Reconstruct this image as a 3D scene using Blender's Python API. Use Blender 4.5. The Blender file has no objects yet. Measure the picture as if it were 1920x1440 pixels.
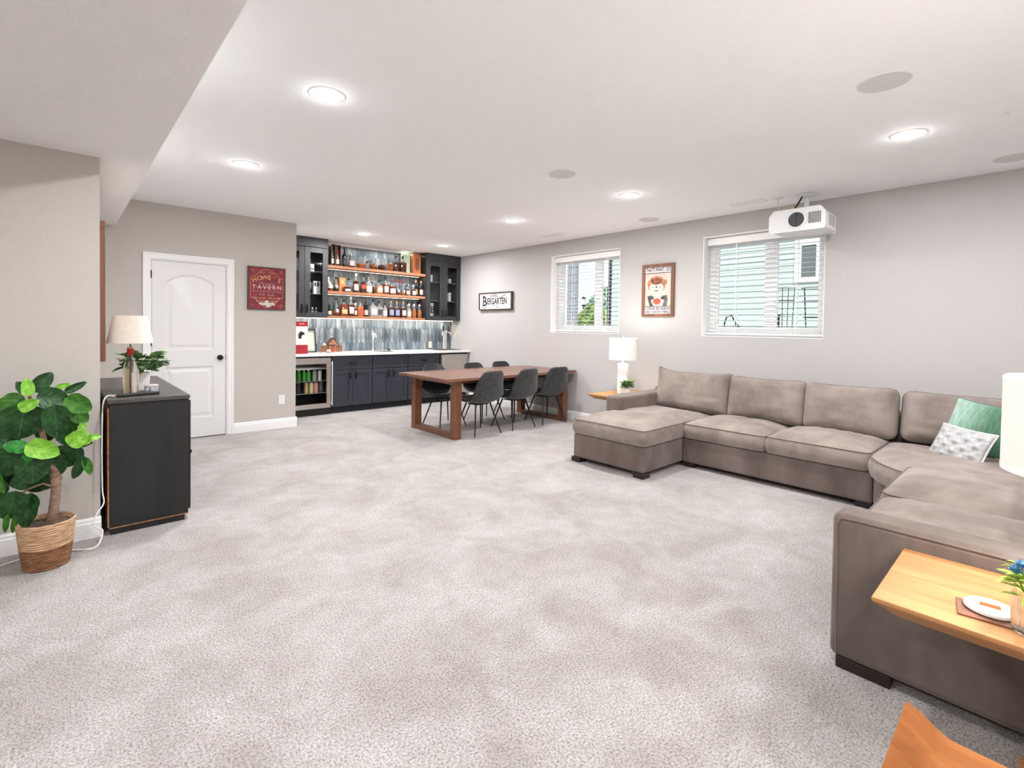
import bpy, math, random
from mathutils import Vector, Matrix, noise
random.seed(7)
SC = bpy.context.scene
COL = SC.collection
PI = math.pi
# ------------------------------------------------------------------ camera
cam_data = bpy.data.cameras.new('camera')
cam = bpy.data.objects.new('camera', cam_data)
COL.objects.link(cam)
SC.camera = cam
yaw, pit, rol = math.radians(42.568), math.radians(-1.235), math.radians(0.87)
fwd = Vector((math.sin(yaw)*math.cos(pit), math.cos(yaw)*math.cos(pit), math.sin(pit)))
rgt = Vector((math.cos(yaw), -math.sin(yaw), 0))
upv = rgt.cross(fwd)
rgt, upv = rgt*math.cos(rol)+upv*math.sin(rol), -rgt*math.sin(rol)+upv*math.cos(rol)
cam.matrix_world = Matrix(((rgt.x, upv.x, -fwd.x, 0), (rgt.y, upv.y, -fwd.y, 0), (rgt.z, upv.z, -fwd.z, 1.346), (0, 0, 0, 1)))
cam_data.sensor_width = 36.0
cam_data.lens = 923.835/1920*36
cam_data.shift_y = (633.7-720)/1920
cam_data.clip_start = 0.05
# ------------------------------------------------------------------ world, sun, exposure
SC.view_settings.view_transform = 'Standard'
SC.view_settings.look = 'None'
SC.view_settings.gamma = 1.0
SC.view_settings.use_curve_mapping = False
SC.view_settings.exposure = 0.17
W = bpy.data.worlds.new('sky'); SC.world = W; W.use_nodes = True
bg = W.node_tree.nodes['Background']
bg.inputs['Color'].default_value = (0.86, 0.93, 1.0, 1)
bg.inputs['Strength'].default_value = 1.15
sun_d = bpy.data.lights.new('sun', 'SUN'); sun_d.energy = 2.2; sun_d.angle = 0.02; sun_d.color = (1, .96, .9)
sun = bpy.data.objects.new('sun', sun_d); COL.objects.link(sun)
sun.rotation_euler = (math.radians(22), math.radians(-48), 0)     # shines towards +X, onto the neighbour's wall
SC.cycles.diffuse_bounces = 8
SC.cycles.max_bounces = 14
CAN_W = 31.0
LAMP_W = 38.0
SHELF_LED = 9.5
# ------------------------------------------------------------------ helpers
class MB:
    def __init__(s): s.v = []; s.f = []
    def add(s, vs, fs):
        o = len(s.v); s.v += [tuple(p) for p in vs]; s.f += [tuple(i+o for i in q) for q in fs]; return s
    def box(s, x0, x1, y0, y1, z0, z1):
        return s.add([(x0,y0,z0),(x1,y0,z0),(x1,y1,z0),(x0,y1,z0),(x0,y0,z1),(x1,y0,z1),(x1,y1,z1),(x0,y1,z1)],
                     [(0,3,2,1),(4,5,6,7),(0,1,5,4),(1,2,6,5),(2,3,7,6),(3,0,4,7)])
    def prism(s, pts, axis, a0, a1):
        n = len(pts)
        def P(p, a):
            return {'x': (a, p[0], p[1]), 'y': (p[0], a, p[1]), 'z': (p[0], p[1], a)}[axis]
        vs = [P(p, a0) for p in pts]+[P(p, a1) for p in pts]
        fs = [tuple(range(n)), tuple(range(2*n-1, n-1, -1))]+[(i, i+n, (i+1) % n+n, (i+1) % n) for i in range(n)]
        return s.add(vs, fs)
    def lathe(s, prof, n=20, c=(0,0,0), sx=1, sy=1, cap=True):
        vs = []; fs = []
        for r, z in prof:
            for k in range(n):
                a = 2*PI*k/n
                vs.append((c[0]+r*math.cos(a)*sx, c[1]+r*math.sin(a)*sy, c[2]+z))
        for i in range(len(prof)-1):
            for k in range(n):
                k2 = (k+1) % n
                fs.append((i*n+k, i*n+k2, (i+1)*n+k2, (i+1)*n+k))
        if cap and prof[0][0] > 1e-5: fs.append(tuple(range(n-1, -1, -1)))
        if cap and prof[-1][0] > 1e-5: fs.append(tuple((len(prof)-1)*n+k for k in range(n)))
        return s.add(vs, fs)
    def tube(s, pts, r, n=8, cap=True):
        pts = [Vector(p) for p in pts]; m = len(pts)
        rs = r if isinstance(r, (list, tuple)) else [r]*m
        t0 = (pts[1]-pts[0]).normalized()
        up = Vector((0,0,1)) if abs(t0.z) < .9 else Vector((1,0,0))
        vs = []; fs = []
        a = t0.cross(up).normalized()
        for i, p in enumerate(pts):
            t = (pts[min(i+1, m-1)]-pts[max(i-1, 0)]).normalized()
            a = (a-t*a.dot(t)).normalized(); b = t.cross(a)
            for k in range(n):
                q = 2*PI*k/n
                vs.append(p+(a*math.cos(q)+b*math.sin(q))*rs[i])
        for i in range(m-1):
            for k in range(n):
                k2 = (k+1) % n
                fs.append((i*n+k, i*n+k2, (i+1)*n+k2, (i+1)*n+k))
        if cap:
            fs.append(tuple(range(n-1, -1, -1))); fs.append(tuple((m-1)*n+k for k in range(n)))
        return s.add(vs, fs)
    def surf(s, fn, nu, nv, closeu=False):
        vs = []; fs = []
        for j in range(nv+1):
            for i in range(nu+(0 if closeu else 1)):
                vs.append(fn(i/nu, j/nv))
        w = nu if closeu else nu+1
        for j in range(nv):
            for i in range(nu):
                i2 = (i+1) % w
                fs.append((j*w+i, j*w+i2, (j+1)*w+i2, (j+1)*w+i))
        return s.add(vs, fs)
    def path(s, pts, r, n=8, sub=5, cap=True):      # smooth tube through the points
        P = [Vector(p) for p in pts]; Q = [P[0]*2-P[1]]+P+[P[-1]*2-P[-2]]; out = []
        for i in range(1, len(Q)-2):
            for k in range(sub):
                t = k/sub; a, b, c, d = Q[i-1], Q[i], Q[i+1], Q[i+2]
                out.append(.5*((2*b)+(c-a)*t+(2*a-5*b+4*c-d)*t*t+(3*b-a-3*c+d)*t**3))
        out.append(P[-1])
        return s.tube(out, r, n, cap)
    def mesh(s, name, mat, smooth=False, angle=35):
        me = bpy.data.meshes.new(name); me.from_pydata(s.v, [], s.f); me.update()
        if mat is not None: me.materials.append(mat)
        if smooth:
            me.polygons.foreach_set('use_smooth', [True]*len(me.polygons))
            if angle < 180: me.set_sharp_from_angle(angle=math.radians(angle))
        return me
    def build(s, name, mat, parent=None, smooth=False, bevel=0, seg=2, angle=35, loc=None, rot=None):
        o = bpy.data.objects.new(name, s.mesh(name, mat, smooth, angle)); COL.objects.link(o)
        if parent is not None: o.parent = parent
        if loc is not None: o.location = loc
        if rot is not None: o.rotation_euler = rot
        if bevel:
            b = o.modifiers.new('bevel', 'BEVEL'); b.width = bevel; b.segments = seg; b.limit_method = 'ANGLE'; b.angle_limit = math.radians(40)
        return o
def box(*a): return MB().box(*a)
def tag(o, label, cat, group=None, kind=None):
    o['label'] = label; o['category'] = cat
    if group: o['group'] = group
    if kind: o['kind'] = kind
    return o
def thing(name, label, cat, loc=(0,0,0), rz=0, group=None):
    o = bpy.data.objects.new(name, None); COL.objects.link(o); o.empty_display_size = .1
    o.location = loc; o.rotation_euler = (0,0,rz)
    return tag(o, label, cat, group)
def struct(name, mb, mat, parent=None, bevel=0, smooth=False):
    o = mb.build(name, mat, parent, smooth=smooth, bevel=bevel)
    o['kind'] = 'structure'
    return o
def dup(o, parent=None, loc=None, rz=None, label=None):
    c = o.copy(); COL.objects.link(c); c.parent = parent
    for ch in list(o.children): dup(ch, c)
    if loc is not None: c.location = loc
    if rz is not None: c.rotation_euler = (0,0,rz)
    if label: c['label'] = label
    return c
def text_mesh(txt, size, sx=1.0, bold=0.0, depth=0.0006, spacing=1.0):
    cu = bpy.data.curves.new('lettering', 'FONT'); cu.body = txt; cu.size = size; cu.align_x = 'CENTER'; cu.align_y = 'CENTER'
    cu.extrude = depth; cu.offset = bold; cu.resolution_u = 4; cu.space_character = spacing
    ob = bpy.data.objects.new('lettering_curve', cu)
    COL.objects.link(ob)
    dg = bpy.context.evaluated_depsgraph_get(); dg.update()
    me = bpy.data.meshes.new_from_object(ob.evaluated_get(dg))
    bpy.data.objects.remove(ob); 
    for v in me.vertices: v.co.x *= sx
    return me
def text(txt, size, mat, parent, loc, rot, sx=1.0, bold=0.0, width=None, spacing=1.0, name='lettering'):
    me = text_mesh(txt, size, sx, bold, spacing=spacing)
    if width:
        xs = [v.co.x for v in me.vertices]; k = width/(max(xs)-min(xs)); m0 = (max(xs)+min(xs))/2
        for v in me.vertices: v.co.x = (v.co.x-m0)*k
    me.materials.clear(); me.materials.append(mat)
    o = bpy.data.objects.new(name, me); COL.objects.link(o); o.parent = parent; o.location = loc; o.rotation_euler = rot
    return o
def area(name, loc, rot, sx, sy, w, color=(1,1,1), shape='RECTANGLE', spread=180):
    d = bpy.data.lights.new(name, 'AREA'); d.shape = shape; d.size = sx
    if shape in ('RECTANGLE', 'ELLIPSE'): d.size_y = sy
    d.energy = w; d.color = color; d.spread = math.radians(spread)
    o = bpy.data.objects.new(name, d); COL.objects.link(o); o.location = loc; o.rotation_euler = rot
    return o
# ------------------------------------------------------------------ materials
def nt(name):
    m = bpy.data.materials.new(name); m.use_nodes = True
    t = m.node_tree; return m, t, t.nodes['Principled BSDF']
def N(t, kind, **kw):
    n = t.nodes.new(kind)
    for k, v in kw.items():
        if k in n.inputs: n.inputs[k].default_value = v
        else: setattr(n, k, v)
    return n
def plain(name, col, rough=.5, metal=0, spec=.5, trans=0, coat=0, sheen=0, alpha=1, ior=1.45, emit=None, es=0):
    m, t, b = nt(name)
    b.inputs['Base Color'].default_value = (*col, 1); b.inputs['Roughness'].default_value = rough
    b.inputs['Metallic'].default_value = metal; b.inputs['Specular IOR Level'].default_value = spec
    b.inputs['Transmission Weight'].default_value = trans; b.inputs['Coat Weight'].default_value = coat
    b.inputs['Sheen Weight'].default_value = sheen; b.inputs['IOR'].default_value = ior; b.inputs['Alpha'].default_value = alpha
    if emit: b.inputs['Emission Color'].default_value = (*emit, 1); b.inputs['Emission Strength'].default_value = es
    return m
def coords(t, scale=(1,1,1), obj=True):
    c = N(t, 'ShaderNodeTexCoord'); mp = N(t, 'ShaderNodeMapping'); mp.inputs['Scale'].default_value = scale
    t.links.new(c.outputs['Object' if obj else 'Generated'], mp.inputs['Vector']); return mp.outputs['Vector']
def world_coords(t, scale=(1,1,1)):
    g = N(t, 'ShaderNodeNewGeometry'); mp = N(t, 'ShaderNodeMapping'); mp.inputs['Scale'].default_value = scale
    t.links.new(g.outputs['Position'], mp.inputs['Vector']); return mp.outputs['Vector']
def ramp(t, fac, stops):
    r = N(t, 'ShaderNodeValToRGB'); e = r.color_ramp.elements
    while len(e) < len(stops): e.new(.5)
    for k, (p, c) in enumerate(stops): e[k].position = p; e[k].color = (*c, 1)
    t.links.new(fac, r.inputs['Fac']); return r.outputs['Color']
def bump(t, b, h, strength, dist=.01):
    n = N(t, 'ShaderNodeBump', Strength=strength, Distance=dist); t.links.new(h, n.inputs['Height']); t.links.new(n.outputs['Normal'], b.inputs['Normal']); return n
def wood(name, c0, c1, axis=0, rough=.4, scale=1.0, spec=.5):
    m, t, b = nt(name); sc = [26*scale]*3; sc[axis] = 1.6*scale
    v = coords(t, tuple(sc))
    n1 = N(t, 'ShaderNodeTexNoise', Scale=1.0, Detail=6.0, Roughness=.62, Distortion=.6); t.links.new(v, n1.inputs['Vector'])
    sc2 = [7*scale]*3; sc2[axis] = .5*scale
    v2 = coords(t, tuple(sc2)); n2 = N(t, 'ShaderNodeTexNoise', Scale=1.0, Detail=2.0); t.links.new(v2, n2.inputs['Vector'])
    mx = N(t, 'ShaderNodeMath', operation='MULTIPLY_ADD'); t.links.new(n2.outputs['Fac'], mx.inputs[0]); mx.inputs[1].default_value = .55
    ml = N(t, 'ShaderNodeMath', operation='MULTIPLY'); t.links.new(n1.outputs['Fac'], ml.inputs[0]); ml.inputs[1].default_value = .5
    t.links.new(ml.outputs[0], mx.inputs[2])
    col = ramp(t, mx.outputs[0], [(.36, c0), (.66, c1)])
    t.links.new(col, b.inputs['Base Color']); b.inputs['Roughness'].default_value = rough; b.inputs['Specular IOR Level'].default_value = spec
    bump(t, b, n1.outputs['Fac'], .15, .002)
    return m
def noisy(name, c0, c1, scale=20, rough=.6, bs=0, bd=.003, detail=3, lo=.35, hi=.65, stretch=(1,1,1), metal=0, sheen=0, world=False, spec=.5):
    m, t, b = nt(name); v = world_coords(t, stretch) if world else coords(t, stretch)
    n = N(t, 'ShaderNodeTexNoise', Scale=float(scale), Detail=float(detail)); t.links.new(v, n.inputs['Vector'])
    t.links.new(ramp(t, n.outputs['Fac'], [(lo, c0), (hi, c1)]), b.inputs['Base Color'])
    b.inputs['Roughness'].default_value = rough; b.inputs['Metallic'].default_value = metal; b.inputs['Sheen Weight'].default_value = sheen
    b.inputs['Specular IOR Level'].default_value = spec
    if bs: bump(t, b, n.outputs['Fac'], bs, bd)
    return m
def ceiling_mat(name, c, strength):
    m, t, b = nt(name); v = world_coords(t)
    n0 = N(t, 'ShaderNodeTexNoise', Scale=5.0, Detail=2.0); t.links.new(v, n0.inputs['Vector'])
    ad = N(t, 'ShaderNodeVectorMath', operation='MULTIPLY_ADD'); t.links.new(n0.outputs['Color'], ad.inputs[0]); ad.inputs[1].default_value = (.5,.5,.5); t.links.new(v, ad.inputs[2])
    w = N(t, 'ShaderNodeTexNoise', Scale=34.0, Detail=3.0, Roughness=.55, Distortion=2.2); t.links.new(ad.outputs[0], w.inputs['Vector'])
    r = ramp(t, w.outputs['Fac'], [(.42, (0,0,0)), (.60, (1,1,1))])
    b.inputs['Base Color'].default_value = (*c, 1); b.inputs['Roughness'].default_value = .9; b.inputs['Specular IOR Level'].default_value = .2
    bump(t, b, r, strength, .005)
    return m
def carpet_mat():
    m, t, b = nt('carpet'); v = world_coords(t)
    big = N(t, 'ShaderNodeTexNoise', Scale=2.3, Detail=4.0, Roughness=.62, Distortion=.5); t.links.new(v, big.inputs['Vector'])
    mid = N(t, 'ShaderNodeTexNoise', Scale=9.0, Detail=4.0, Roughness=.6); t.links.new(v, mid.inputs['Vector'])
    fine = N(t, 'ShaderNodeTexNoise', Scale=120.0, Detail=4.0, Roughness=.7); t.links.new(v, fine.inputs['Vector'])
    vo = N(t, 'ShaderNodeTexVoronoi', Scale=170.0); t.links.new(v, vo.inputs['Vector'])
    c1 = ramp(t, big.outputs['Fac'], [(.36, (.490,.455,.440)), (.62, (.622,.594,.582))])
    c2 = ramp(t, mid.outputs['Fac'], [(.35, (.92,.91,.90)), (.65, (1.03,1.03,1.03))])
    c3 = ramp(t, fine.outputs['Fac'], [(.33, (.40,.37,.355)), (.58, (1.15,1.15,1.15))])
    m1 = N(t, 'ShaderNodeMix', data_type='RGBA', blend_type='MULTIPLY'); m1.inputs[0].default_value = 1
    t.links.new(c1, m1.inputs[6]); t.links.new(c2, m1.inputs[7])
    m2 = N(t, 'ShaderNodeMix', data_type='RGBA', blend_type='MULTIPLY'); m2.inputs[0].default_value = 1
    t.links.new(m1.outputs[2], m2.inputs[6]); t.links.new(c3, m2.inputs[7])
    t.links.new(m2.outputs[2], b.inputs['Base Color'])
    b.inputs['Roughness'].default_value = 1; b.inputs['Specular IOR Level'].default_value = .05; b.inputs['Sheen Weight'].default_value = .15
    ad = N(t, 'ShaderNodeMath', operation='MULTIPLY_ADD'); t.links.new(vo.outputs['Distance'], ad.inputs[0]); ad.inputs[1].default_value = -.6
    t.links.new(fine.outputs['Fac'], ad.inputs[2])
    bump(t, b, ad.outputs[0], .9, .012)
    return m
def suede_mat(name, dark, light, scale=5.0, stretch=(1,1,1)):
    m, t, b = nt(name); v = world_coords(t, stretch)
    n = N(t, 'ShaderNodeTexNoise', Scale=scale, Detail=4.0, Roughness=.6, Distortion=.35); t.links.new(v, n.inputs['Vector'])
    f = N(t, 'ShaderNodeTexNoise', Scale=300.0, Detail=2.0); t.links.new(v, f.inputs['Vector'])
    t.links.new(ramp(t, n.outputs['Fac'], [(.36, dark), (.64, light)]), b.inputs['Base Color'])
    b.inputs['Roughness'].default_value = .95; b.inputs['Specular IOR Level'].default_value = .1
    b.inputs['Sheen Weight'].default_value = .3; b.inputs['Sheen Roughness'].default_value = .45; b.inputs['Sheen Tint'].default_value = (.9,.85,.82,1)
    bump(t, b, f.outputs['Fac'], .15, .001)
    return m
def tile_mat():
    m, t, b = nt('glazed_tile'); v = world_coords(t, (26,26,3))
    n = N(t, 'ShaderNodeTexNoise', Scale=1.0, Detail=4.0, Roughness=.6, Distortion=.8); t.links.new(v, n.inputs['Vector'])
    oi = N(t, 'ShaderNodeObjectInfo')
    ad = N(t, 'ShaderNodeMath', operation='MULTIPLY_ADD'); t.links.new(oi.outputs['Random'], ad.inputs[0]); ad.inputs[1].default_value = .28
    sb = N(t, 'ShaderNodeMath', operation='SUBTRACT'); t.links.new(n.outputs['Fac'], sb.inputs[0]); sb.inputs[1].default_value = .14
    t.links.new(sb.outputs[0], ad.inputs[2])
    t.links.new(ramp(t, ad.outputs[0], [(.28, (.060,.082,.104)), (.5, (.135,.170,.198)), (.76, (.30,.345,.37))]), b.inputs['Base Color'])
    b.inputs['Roughness'].default_value = .32
    bump(t, b, n.outputs['Fac'], .25, .004)
    return m
def slat_mat():
    m = bpy.data.materials.new('blind_slat_white'); m.use_nodes = True; t = m.node_tree; b = t.nodes['Principled BSDF']; o = t.nodes['Material Output']
    b.inputs['Base Color'].default_value = (.88,.88,.88,1); b.inputs['Roughness'].default_value = .45
    tr = N(t, 'ShaderNodeBsdfTranslucent'); tr.inputs['Color'].default_value = (.92,.92,.92,1); mx = N(t, 'ShaderNodeMixShader'); mx.inputs[0].default_value = .4
    t.links.new(b.outputs[0], mx.inputs[1]); t.links.new(tr.outputs[0], mx.inputs[2]); t.links.new(mx.outputs[0], o.inputs[0]); return m
def pane_mat():
    m = bpy.data.materials.new('window_glass'); m.use_nodes = True; t = m.node_tree; t.nodes.clear()
    o = N(t, 'ShaderNodeOutputMaterial'); mx = N(t, 'ShaderNodeMixShader'); tr = N(t, 'ShaderNodeBsdfTransparent'); gl = N(t, 'ShaderNodeBsdfGlossy', Roughness=.02)
    lw = N(t, 'ShaderNodeLayerWeight', Blend=.12); mu = N(t, 'ShaderNodeMath', operation='MULTIPLY'); t.links.new(lw.outputs['Fresnel'], mu.inputs[0]); mu.inputs[1].default_value = .7
    t.links.new(mu.outputs[0], mx.inputs[0]); t.links.new(tr.outputs[0], mx.inputs[1]); t.links.new(gl.outputs[0], mx.inputs[2]); t.links.new(mx.outputs[0], o.inputs[0]); return m
M = dict(
    wall=noisy('wall_paint', (.470,.455,.446), (.490,.475,.466), 60, .85, .05, .001, world=True, spec=.25),
    wall_left=noisy('wall_paint_beige', (.520,.490,.455), (.540,.510,.475), 60, .85, .05, .001, world=True, spec=.25),
    ceil=ceiling_mat('ceiling_texture', (.92,.93,.94), .30),
    soffit=ceiling_mat('soffit_texture', (.90,.885,.87), .5),
    carpet=carpet_mat(),
    trim=plain('white_trim', (.85,.845,.84), .35),
    doorw=plain('white_door_paint', (.76,.755,.755), .38),
    blackmetal=plain('black_metal', (.012,.012,.013), .4, spec=.4),
    bronze=plain('dark_bronze', (.02,.017,.015), .35, metal=.6),
    navy=noisy('navy_cabinet_paint', (.027,.031,.043), (.034,.038,.051), 40, .42),
    char=noisy('charcoal_cabinet_paint', (.026,.0265,.029), (.032,.0325,.035), 40, .42),
    toe=plain('toe_kick_black', (.012,.014,.02), .6),
    quartz=noisy('white_quartz', (.74,.72,.70), (.80,.79,.78), 14, .18),
    steel=noisy('brushed_steel', (.50,.45,.41), (.58,.53,.49), 3, .34, 0, stretch=(2,2,60), metal=.85),
    chrome=plain('chrome', (.90,.90,.90), .22, metal=.9),
    shelfwood=wood('shelf_wood', (.26,.098,.040), (.40,.180,.085), 0, .5),
    tablewood=wood('walnut_table_wood', (.115,.050,.032), (.245,.118,.075), 0, .30),
    tablewood_y=wood('walnut_table_wood_cross', (.115,.048,.026), (.25,.112,.060), 1, .33),
    tablewood_z=wood('walnut_table_wood_upright', (.115,.040,.017), (.25,.098,.044), 2, .36),
    oak=wood('light_oak', (.30,.125,.042), (.52,.265,.108), 1, .5, 1.0, .3),
    oakx=wood('honey_oak', (.20,.066,.017), (.34,.125,.036), 1, .7, 1.0, .12),
    blackwood=wood('black_stained_wood', (.0035,.0035,.004), (.013,.0125,.013), 2, .55),
    blackwood_y=wood('black_stained_wood_top', (.030,.026,.024), (.075,.066,.060), 1, .4),
    rawwood=noisy('raw_wood_edge', (.25,.10,.04), (.40,.19,.08), 30, .6),
    framebrown=wood('brown_frame_wood', (.13,.050,.025), (.26,.11,.06), 2, .5),
    darkframe=wood('dark_brown_frame', (.035,.02,.014), (.09,.05,.033), 2, .5),
    leather=noisy('black_leatherette', (.014,.015,.018), (.030,.032,.036), 60, .42, .2, .001),
    greyfab=noisy('charcoal_suede', (.016,.0165,.018), (.036,.036,.038), 22, .8, .15, .002, sheen=.3),
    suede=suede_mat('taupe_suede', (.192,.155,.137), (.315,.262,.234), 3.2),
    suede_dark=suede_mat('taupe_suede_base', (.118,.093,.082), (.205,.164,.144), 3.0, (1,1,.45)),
    welt=plain('taupe_welt', (.165,.132,.115), .9),
    darkfoot=plain('espresso_foot', (.018,.010,.009), .45),
    shade=plain('linen_shade_lit', (.74,.69,.64), .9, emit=(1,.90,.80), es=.14),
    shade_off=noisy('linen_shade', (.62,.54,.46), (.70,.63,.56), 90, .95, .1, .001),
    whiteceramic=plain('white_ceramic', (.84,.82,.80), .3),
    glass=plain('clear_glass', (1,1,1), .02, trans=1, ior=1.45),
    winglass=pane_mat(),
    tumbler=plain('tumbler_glass', (.82,.84,.84), .12, trans=.55, alpha=.75),
    vinyl=plain('white_vinyl', (.90,.905,.905), .4),
    blindrail=plain('blind_rail_white', (.88,.88,.87), .4),
    slat=slat_mat(),
    white=plain('white_plastic', (.80,.80,.80), .4),
    offwhite=plain('cream_plastic', (.62,.55,.47), .45),
    projgrey=plain('projector_white', (.74,.735,.735), .42),
    lens=plain('dark_lens_shutter', (.06,.058,.062), .35),
    black=plain('black_plastic', (.010,.010,.011), .45),
    cordw=plain('white_cord', (.80,.79,.77), .5),
    cordy=plain('yellow_cord', (.70,.55,.25), .5),
    red=plain('red_print', (.36,.012,.025), .45),
    darkred=noisy('burgundy_sign', (.16,.010,.018), (.26,.016,.028), 14, .55),
    gold=plain('gold_lettering', (.62,.36,.15), .6),
    pale=plain('pale_pink_lettering', (.66,.50,.46), .6),
    mauve=plain('mauve_lettering', (.46,.24,.28), .6),
    greywhite=plain('worn_white', (.62,.58,.52), .7),
    paper=plain('paper_white', (.78,.75,.74), .7),
    paperpink=noisy('pale_pink_paper', (.68,.48,.42), (.76,.58,.50), 8, .8),
    ink=plain('black_ink', (.015,.013,.013), .6),
    lightdisc=plain('lit_diffuser', (.9,.9,.9), .6, emit=(1,.97,.93), es=14),
    lighttrim=plain('light_trim_white', (.80,.79,.78), .5),
    grille=plain('speaker_grille', (.66,.66,.65), .7),
    led=plain('led_strip', (1,.9,.8), .5, emit=(1,.86,.70), es=3),
    soil=noisy('dark_moss', (.02,.013,.008), (.10,.07,.045), 60, .95, .6, .01),
    bark=noisy('brown_bark', (.16,.085,.055), (.30,.19,.14), 18, .8, .4, .004, stretch=(1,1,3)),
    siding=noisy('pale_green_siding', (.57,.665,.635), (.61,.705,.675), 3, .6),
    stonegrey=noisy('grey_stucco', (.30,.32,.35), (.44,.46,.50), 25, .9, .3, .01),
)
# ================================================================== ROOM SHELL
XR, YD, YB, CZ, XA = 5.582, 6.686, 7.83, 2.658, 2.287
XL, YP, SZ, SX = .185, 3.99, 2.355, .436
X0, Y0 = -2.6, -2.6
struct('floor', box(X0-.1, XR+.28, Y0-.1, YB+.15, -.1, 0), M['carpet'])
struct('ceiling', box(SX, XR+.28, Y0-.1, YB+.15, CZ, CZ+.12), M['ceil'])
sof = struct('trim_1', box(X0-.1, SX, Y0-.1, YD, SZ, CZ+.12), M['soffit']); sof['label'] = 'dropped ceiling soffit along the left side'
# right wall with two window openings
W1 = (3.94, 5.205, 1.277, 2.444); W2 = (1.513, 2.772, 1.276, 2.437)
T = .25
wr = MB()
wr.box(XR, XR+T, Y0-.1, W2[0], 0, CZ); wr.box(XR, XR+T, W2[1], W1[0], 0, CZ); wr.box(XR, XR+T, W1[1], YB+.15, 0, CZ)
for w in (W1, W2):
    wr.box(XR, XR+T, w[0], w[1], 0, w[2]); wr.box(XR, XR+T, w[0], w[1], w[3], CZ)
struct('wall_right', wr, M['wall'])
# door wall with opening
DX0, DX1, DZ = .733, 1.488, 2.045
wd = MB(); wd.box(XL, DX0, YD, YD+.12, 0, CZ); wd.box(DX1, XA, YD, YD+.12, 0, CZ); wd.box(DX0, DX1, YD, YD+.12, DZ, CZ)
wd.box(XA-.12, XA, YD+.12, YB+.15, 0, CZ)
struct('wall_door', wd, M['wall_left'])
struct('wall_bar', box(XA-.12, XR, YB, YB+.15, 0, CZ), plain('grout_grey', (.30,.34,.38), .8))
struct('wall_left', box(X0-.1, XL, YP, YD+.12, 0, SZ), M['wall_left'])
struct('wall_side', box(X0-.1, X0, Y0, YP, 0, SZ), M['wall_left'])
struct('wall_back', box(X0-.1, XR, Y0-.1, Y0, 0, CZ), M['wall'])
struct('wall_closet', box(XL, XA-.12, YD+.5, YD+.55, 0, CZ), M['wall_left'])
# baseboards
def base_prof(a, s):      # profile (offset from the wall, z)
    return [(a, 0), (a+s*.016, 0), (a+s*.016, .092), (a+s*.011, .100), (a+s*.011, .112), (a+s*.005, .122), (a, .126)]
struct('baseboard_right', MB().prism(base_prof(XR, -1), 'y', Y0, 7.22), M['trim'])
for v in bpy.data.objects['baseboard_right'].data.vertices: pass
def wall_base(name, along, a0, a1, plane, s):
    pr = base_prof(plane, s)
    mb = MB().prism(pr if along == 'y' else pr, 'y' if along == 'y' else 'x', a0, a1)
    return struct(name, mb, M['trim'])
wall_base('baseboard_door', 'x', 1.556, XA+.016, YD, -1)
wall_base('baseboard_left', 'x', X0, XL+.004, YP, -1)
wall_base('baseboard_alcove', 'y', YD, 7.20, XA, 1)
# ------------------------------------------------------------------ windows (structure with parts)
def window(n, w, mull, label):
    y0, y1, z0, z1 = w; xf = XR+.17
    fr = MB()
    fr.box(xf, xf+.07, y0+.001, y0+.075, z0+.001, z1-.001); fr.box(xf, xf+.07, y1-.075, y1-.001, z0+.001, z1-.001)
    fr.box(xf, xf+.07, y0+.075, y1-.075, z0+.001, z0+.085); fr.box(xf, xf+.07, y0+.075, y1-.075, z1-.085, z1-.001)
    o = struct('window_%d' % n, fr, M['vinyl'], bevel=.004); o['label'] = label
    box(xf+.01, xf+.06, mull-.035, mull+.035, z0+.085, z1-.085).build('mullion', M['vinyl'], o, bevel=.003)
    for a, b in ((y0+.075, mull-.035), (mull+.035, y1-.075)):
        sash = MB()
        sash.box(xf+.015, xf+.05, a, a+.03, z0+.085, z1-.085).box(xf+.015, xf+.05, b-.03, b, z0+.085, z1-.085)
        sash.box(xf+.015, xf+.05, a+.03, b-.03, z0+.085, z0+.115).box(xf+.015, xf+.05, a+.03, b-.03, z1-.115, z1-.085)
        s = sash.build('sash', M['vinyl'], o)
        box(xf+.028, xf+.034, a+.03, b-.03, z0+.115, z1-.115).build('pane', M['winglass'], s)
    # drywall return liner: sill board
    box(XR-.002, xf, y0+.001, y1-.001, z0+.0005, z0+.008).build('window_sill', M['trim'], o)
    box(XR-.002, xf, y0+.001, y1-.001, z1-.008, z1-.0005).build('head_liner', M['trim'], o)
    box(XR-.002, xf, y0+.0005, y0+.008, z0+.008, z1-.008).build('jamb_liner', M['trim'], o); box(XR-.002, xf, y1-.008, y1-.0005, z0+.008, z1-.008).build('jamb_liner', M['trim'], o)
    return o
window(1, W1, 4.44, 'white vinyl slider window with trees beyond')
window(2, W2, 2.08, 'white vinyl slider window facing the green siding')
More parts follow.
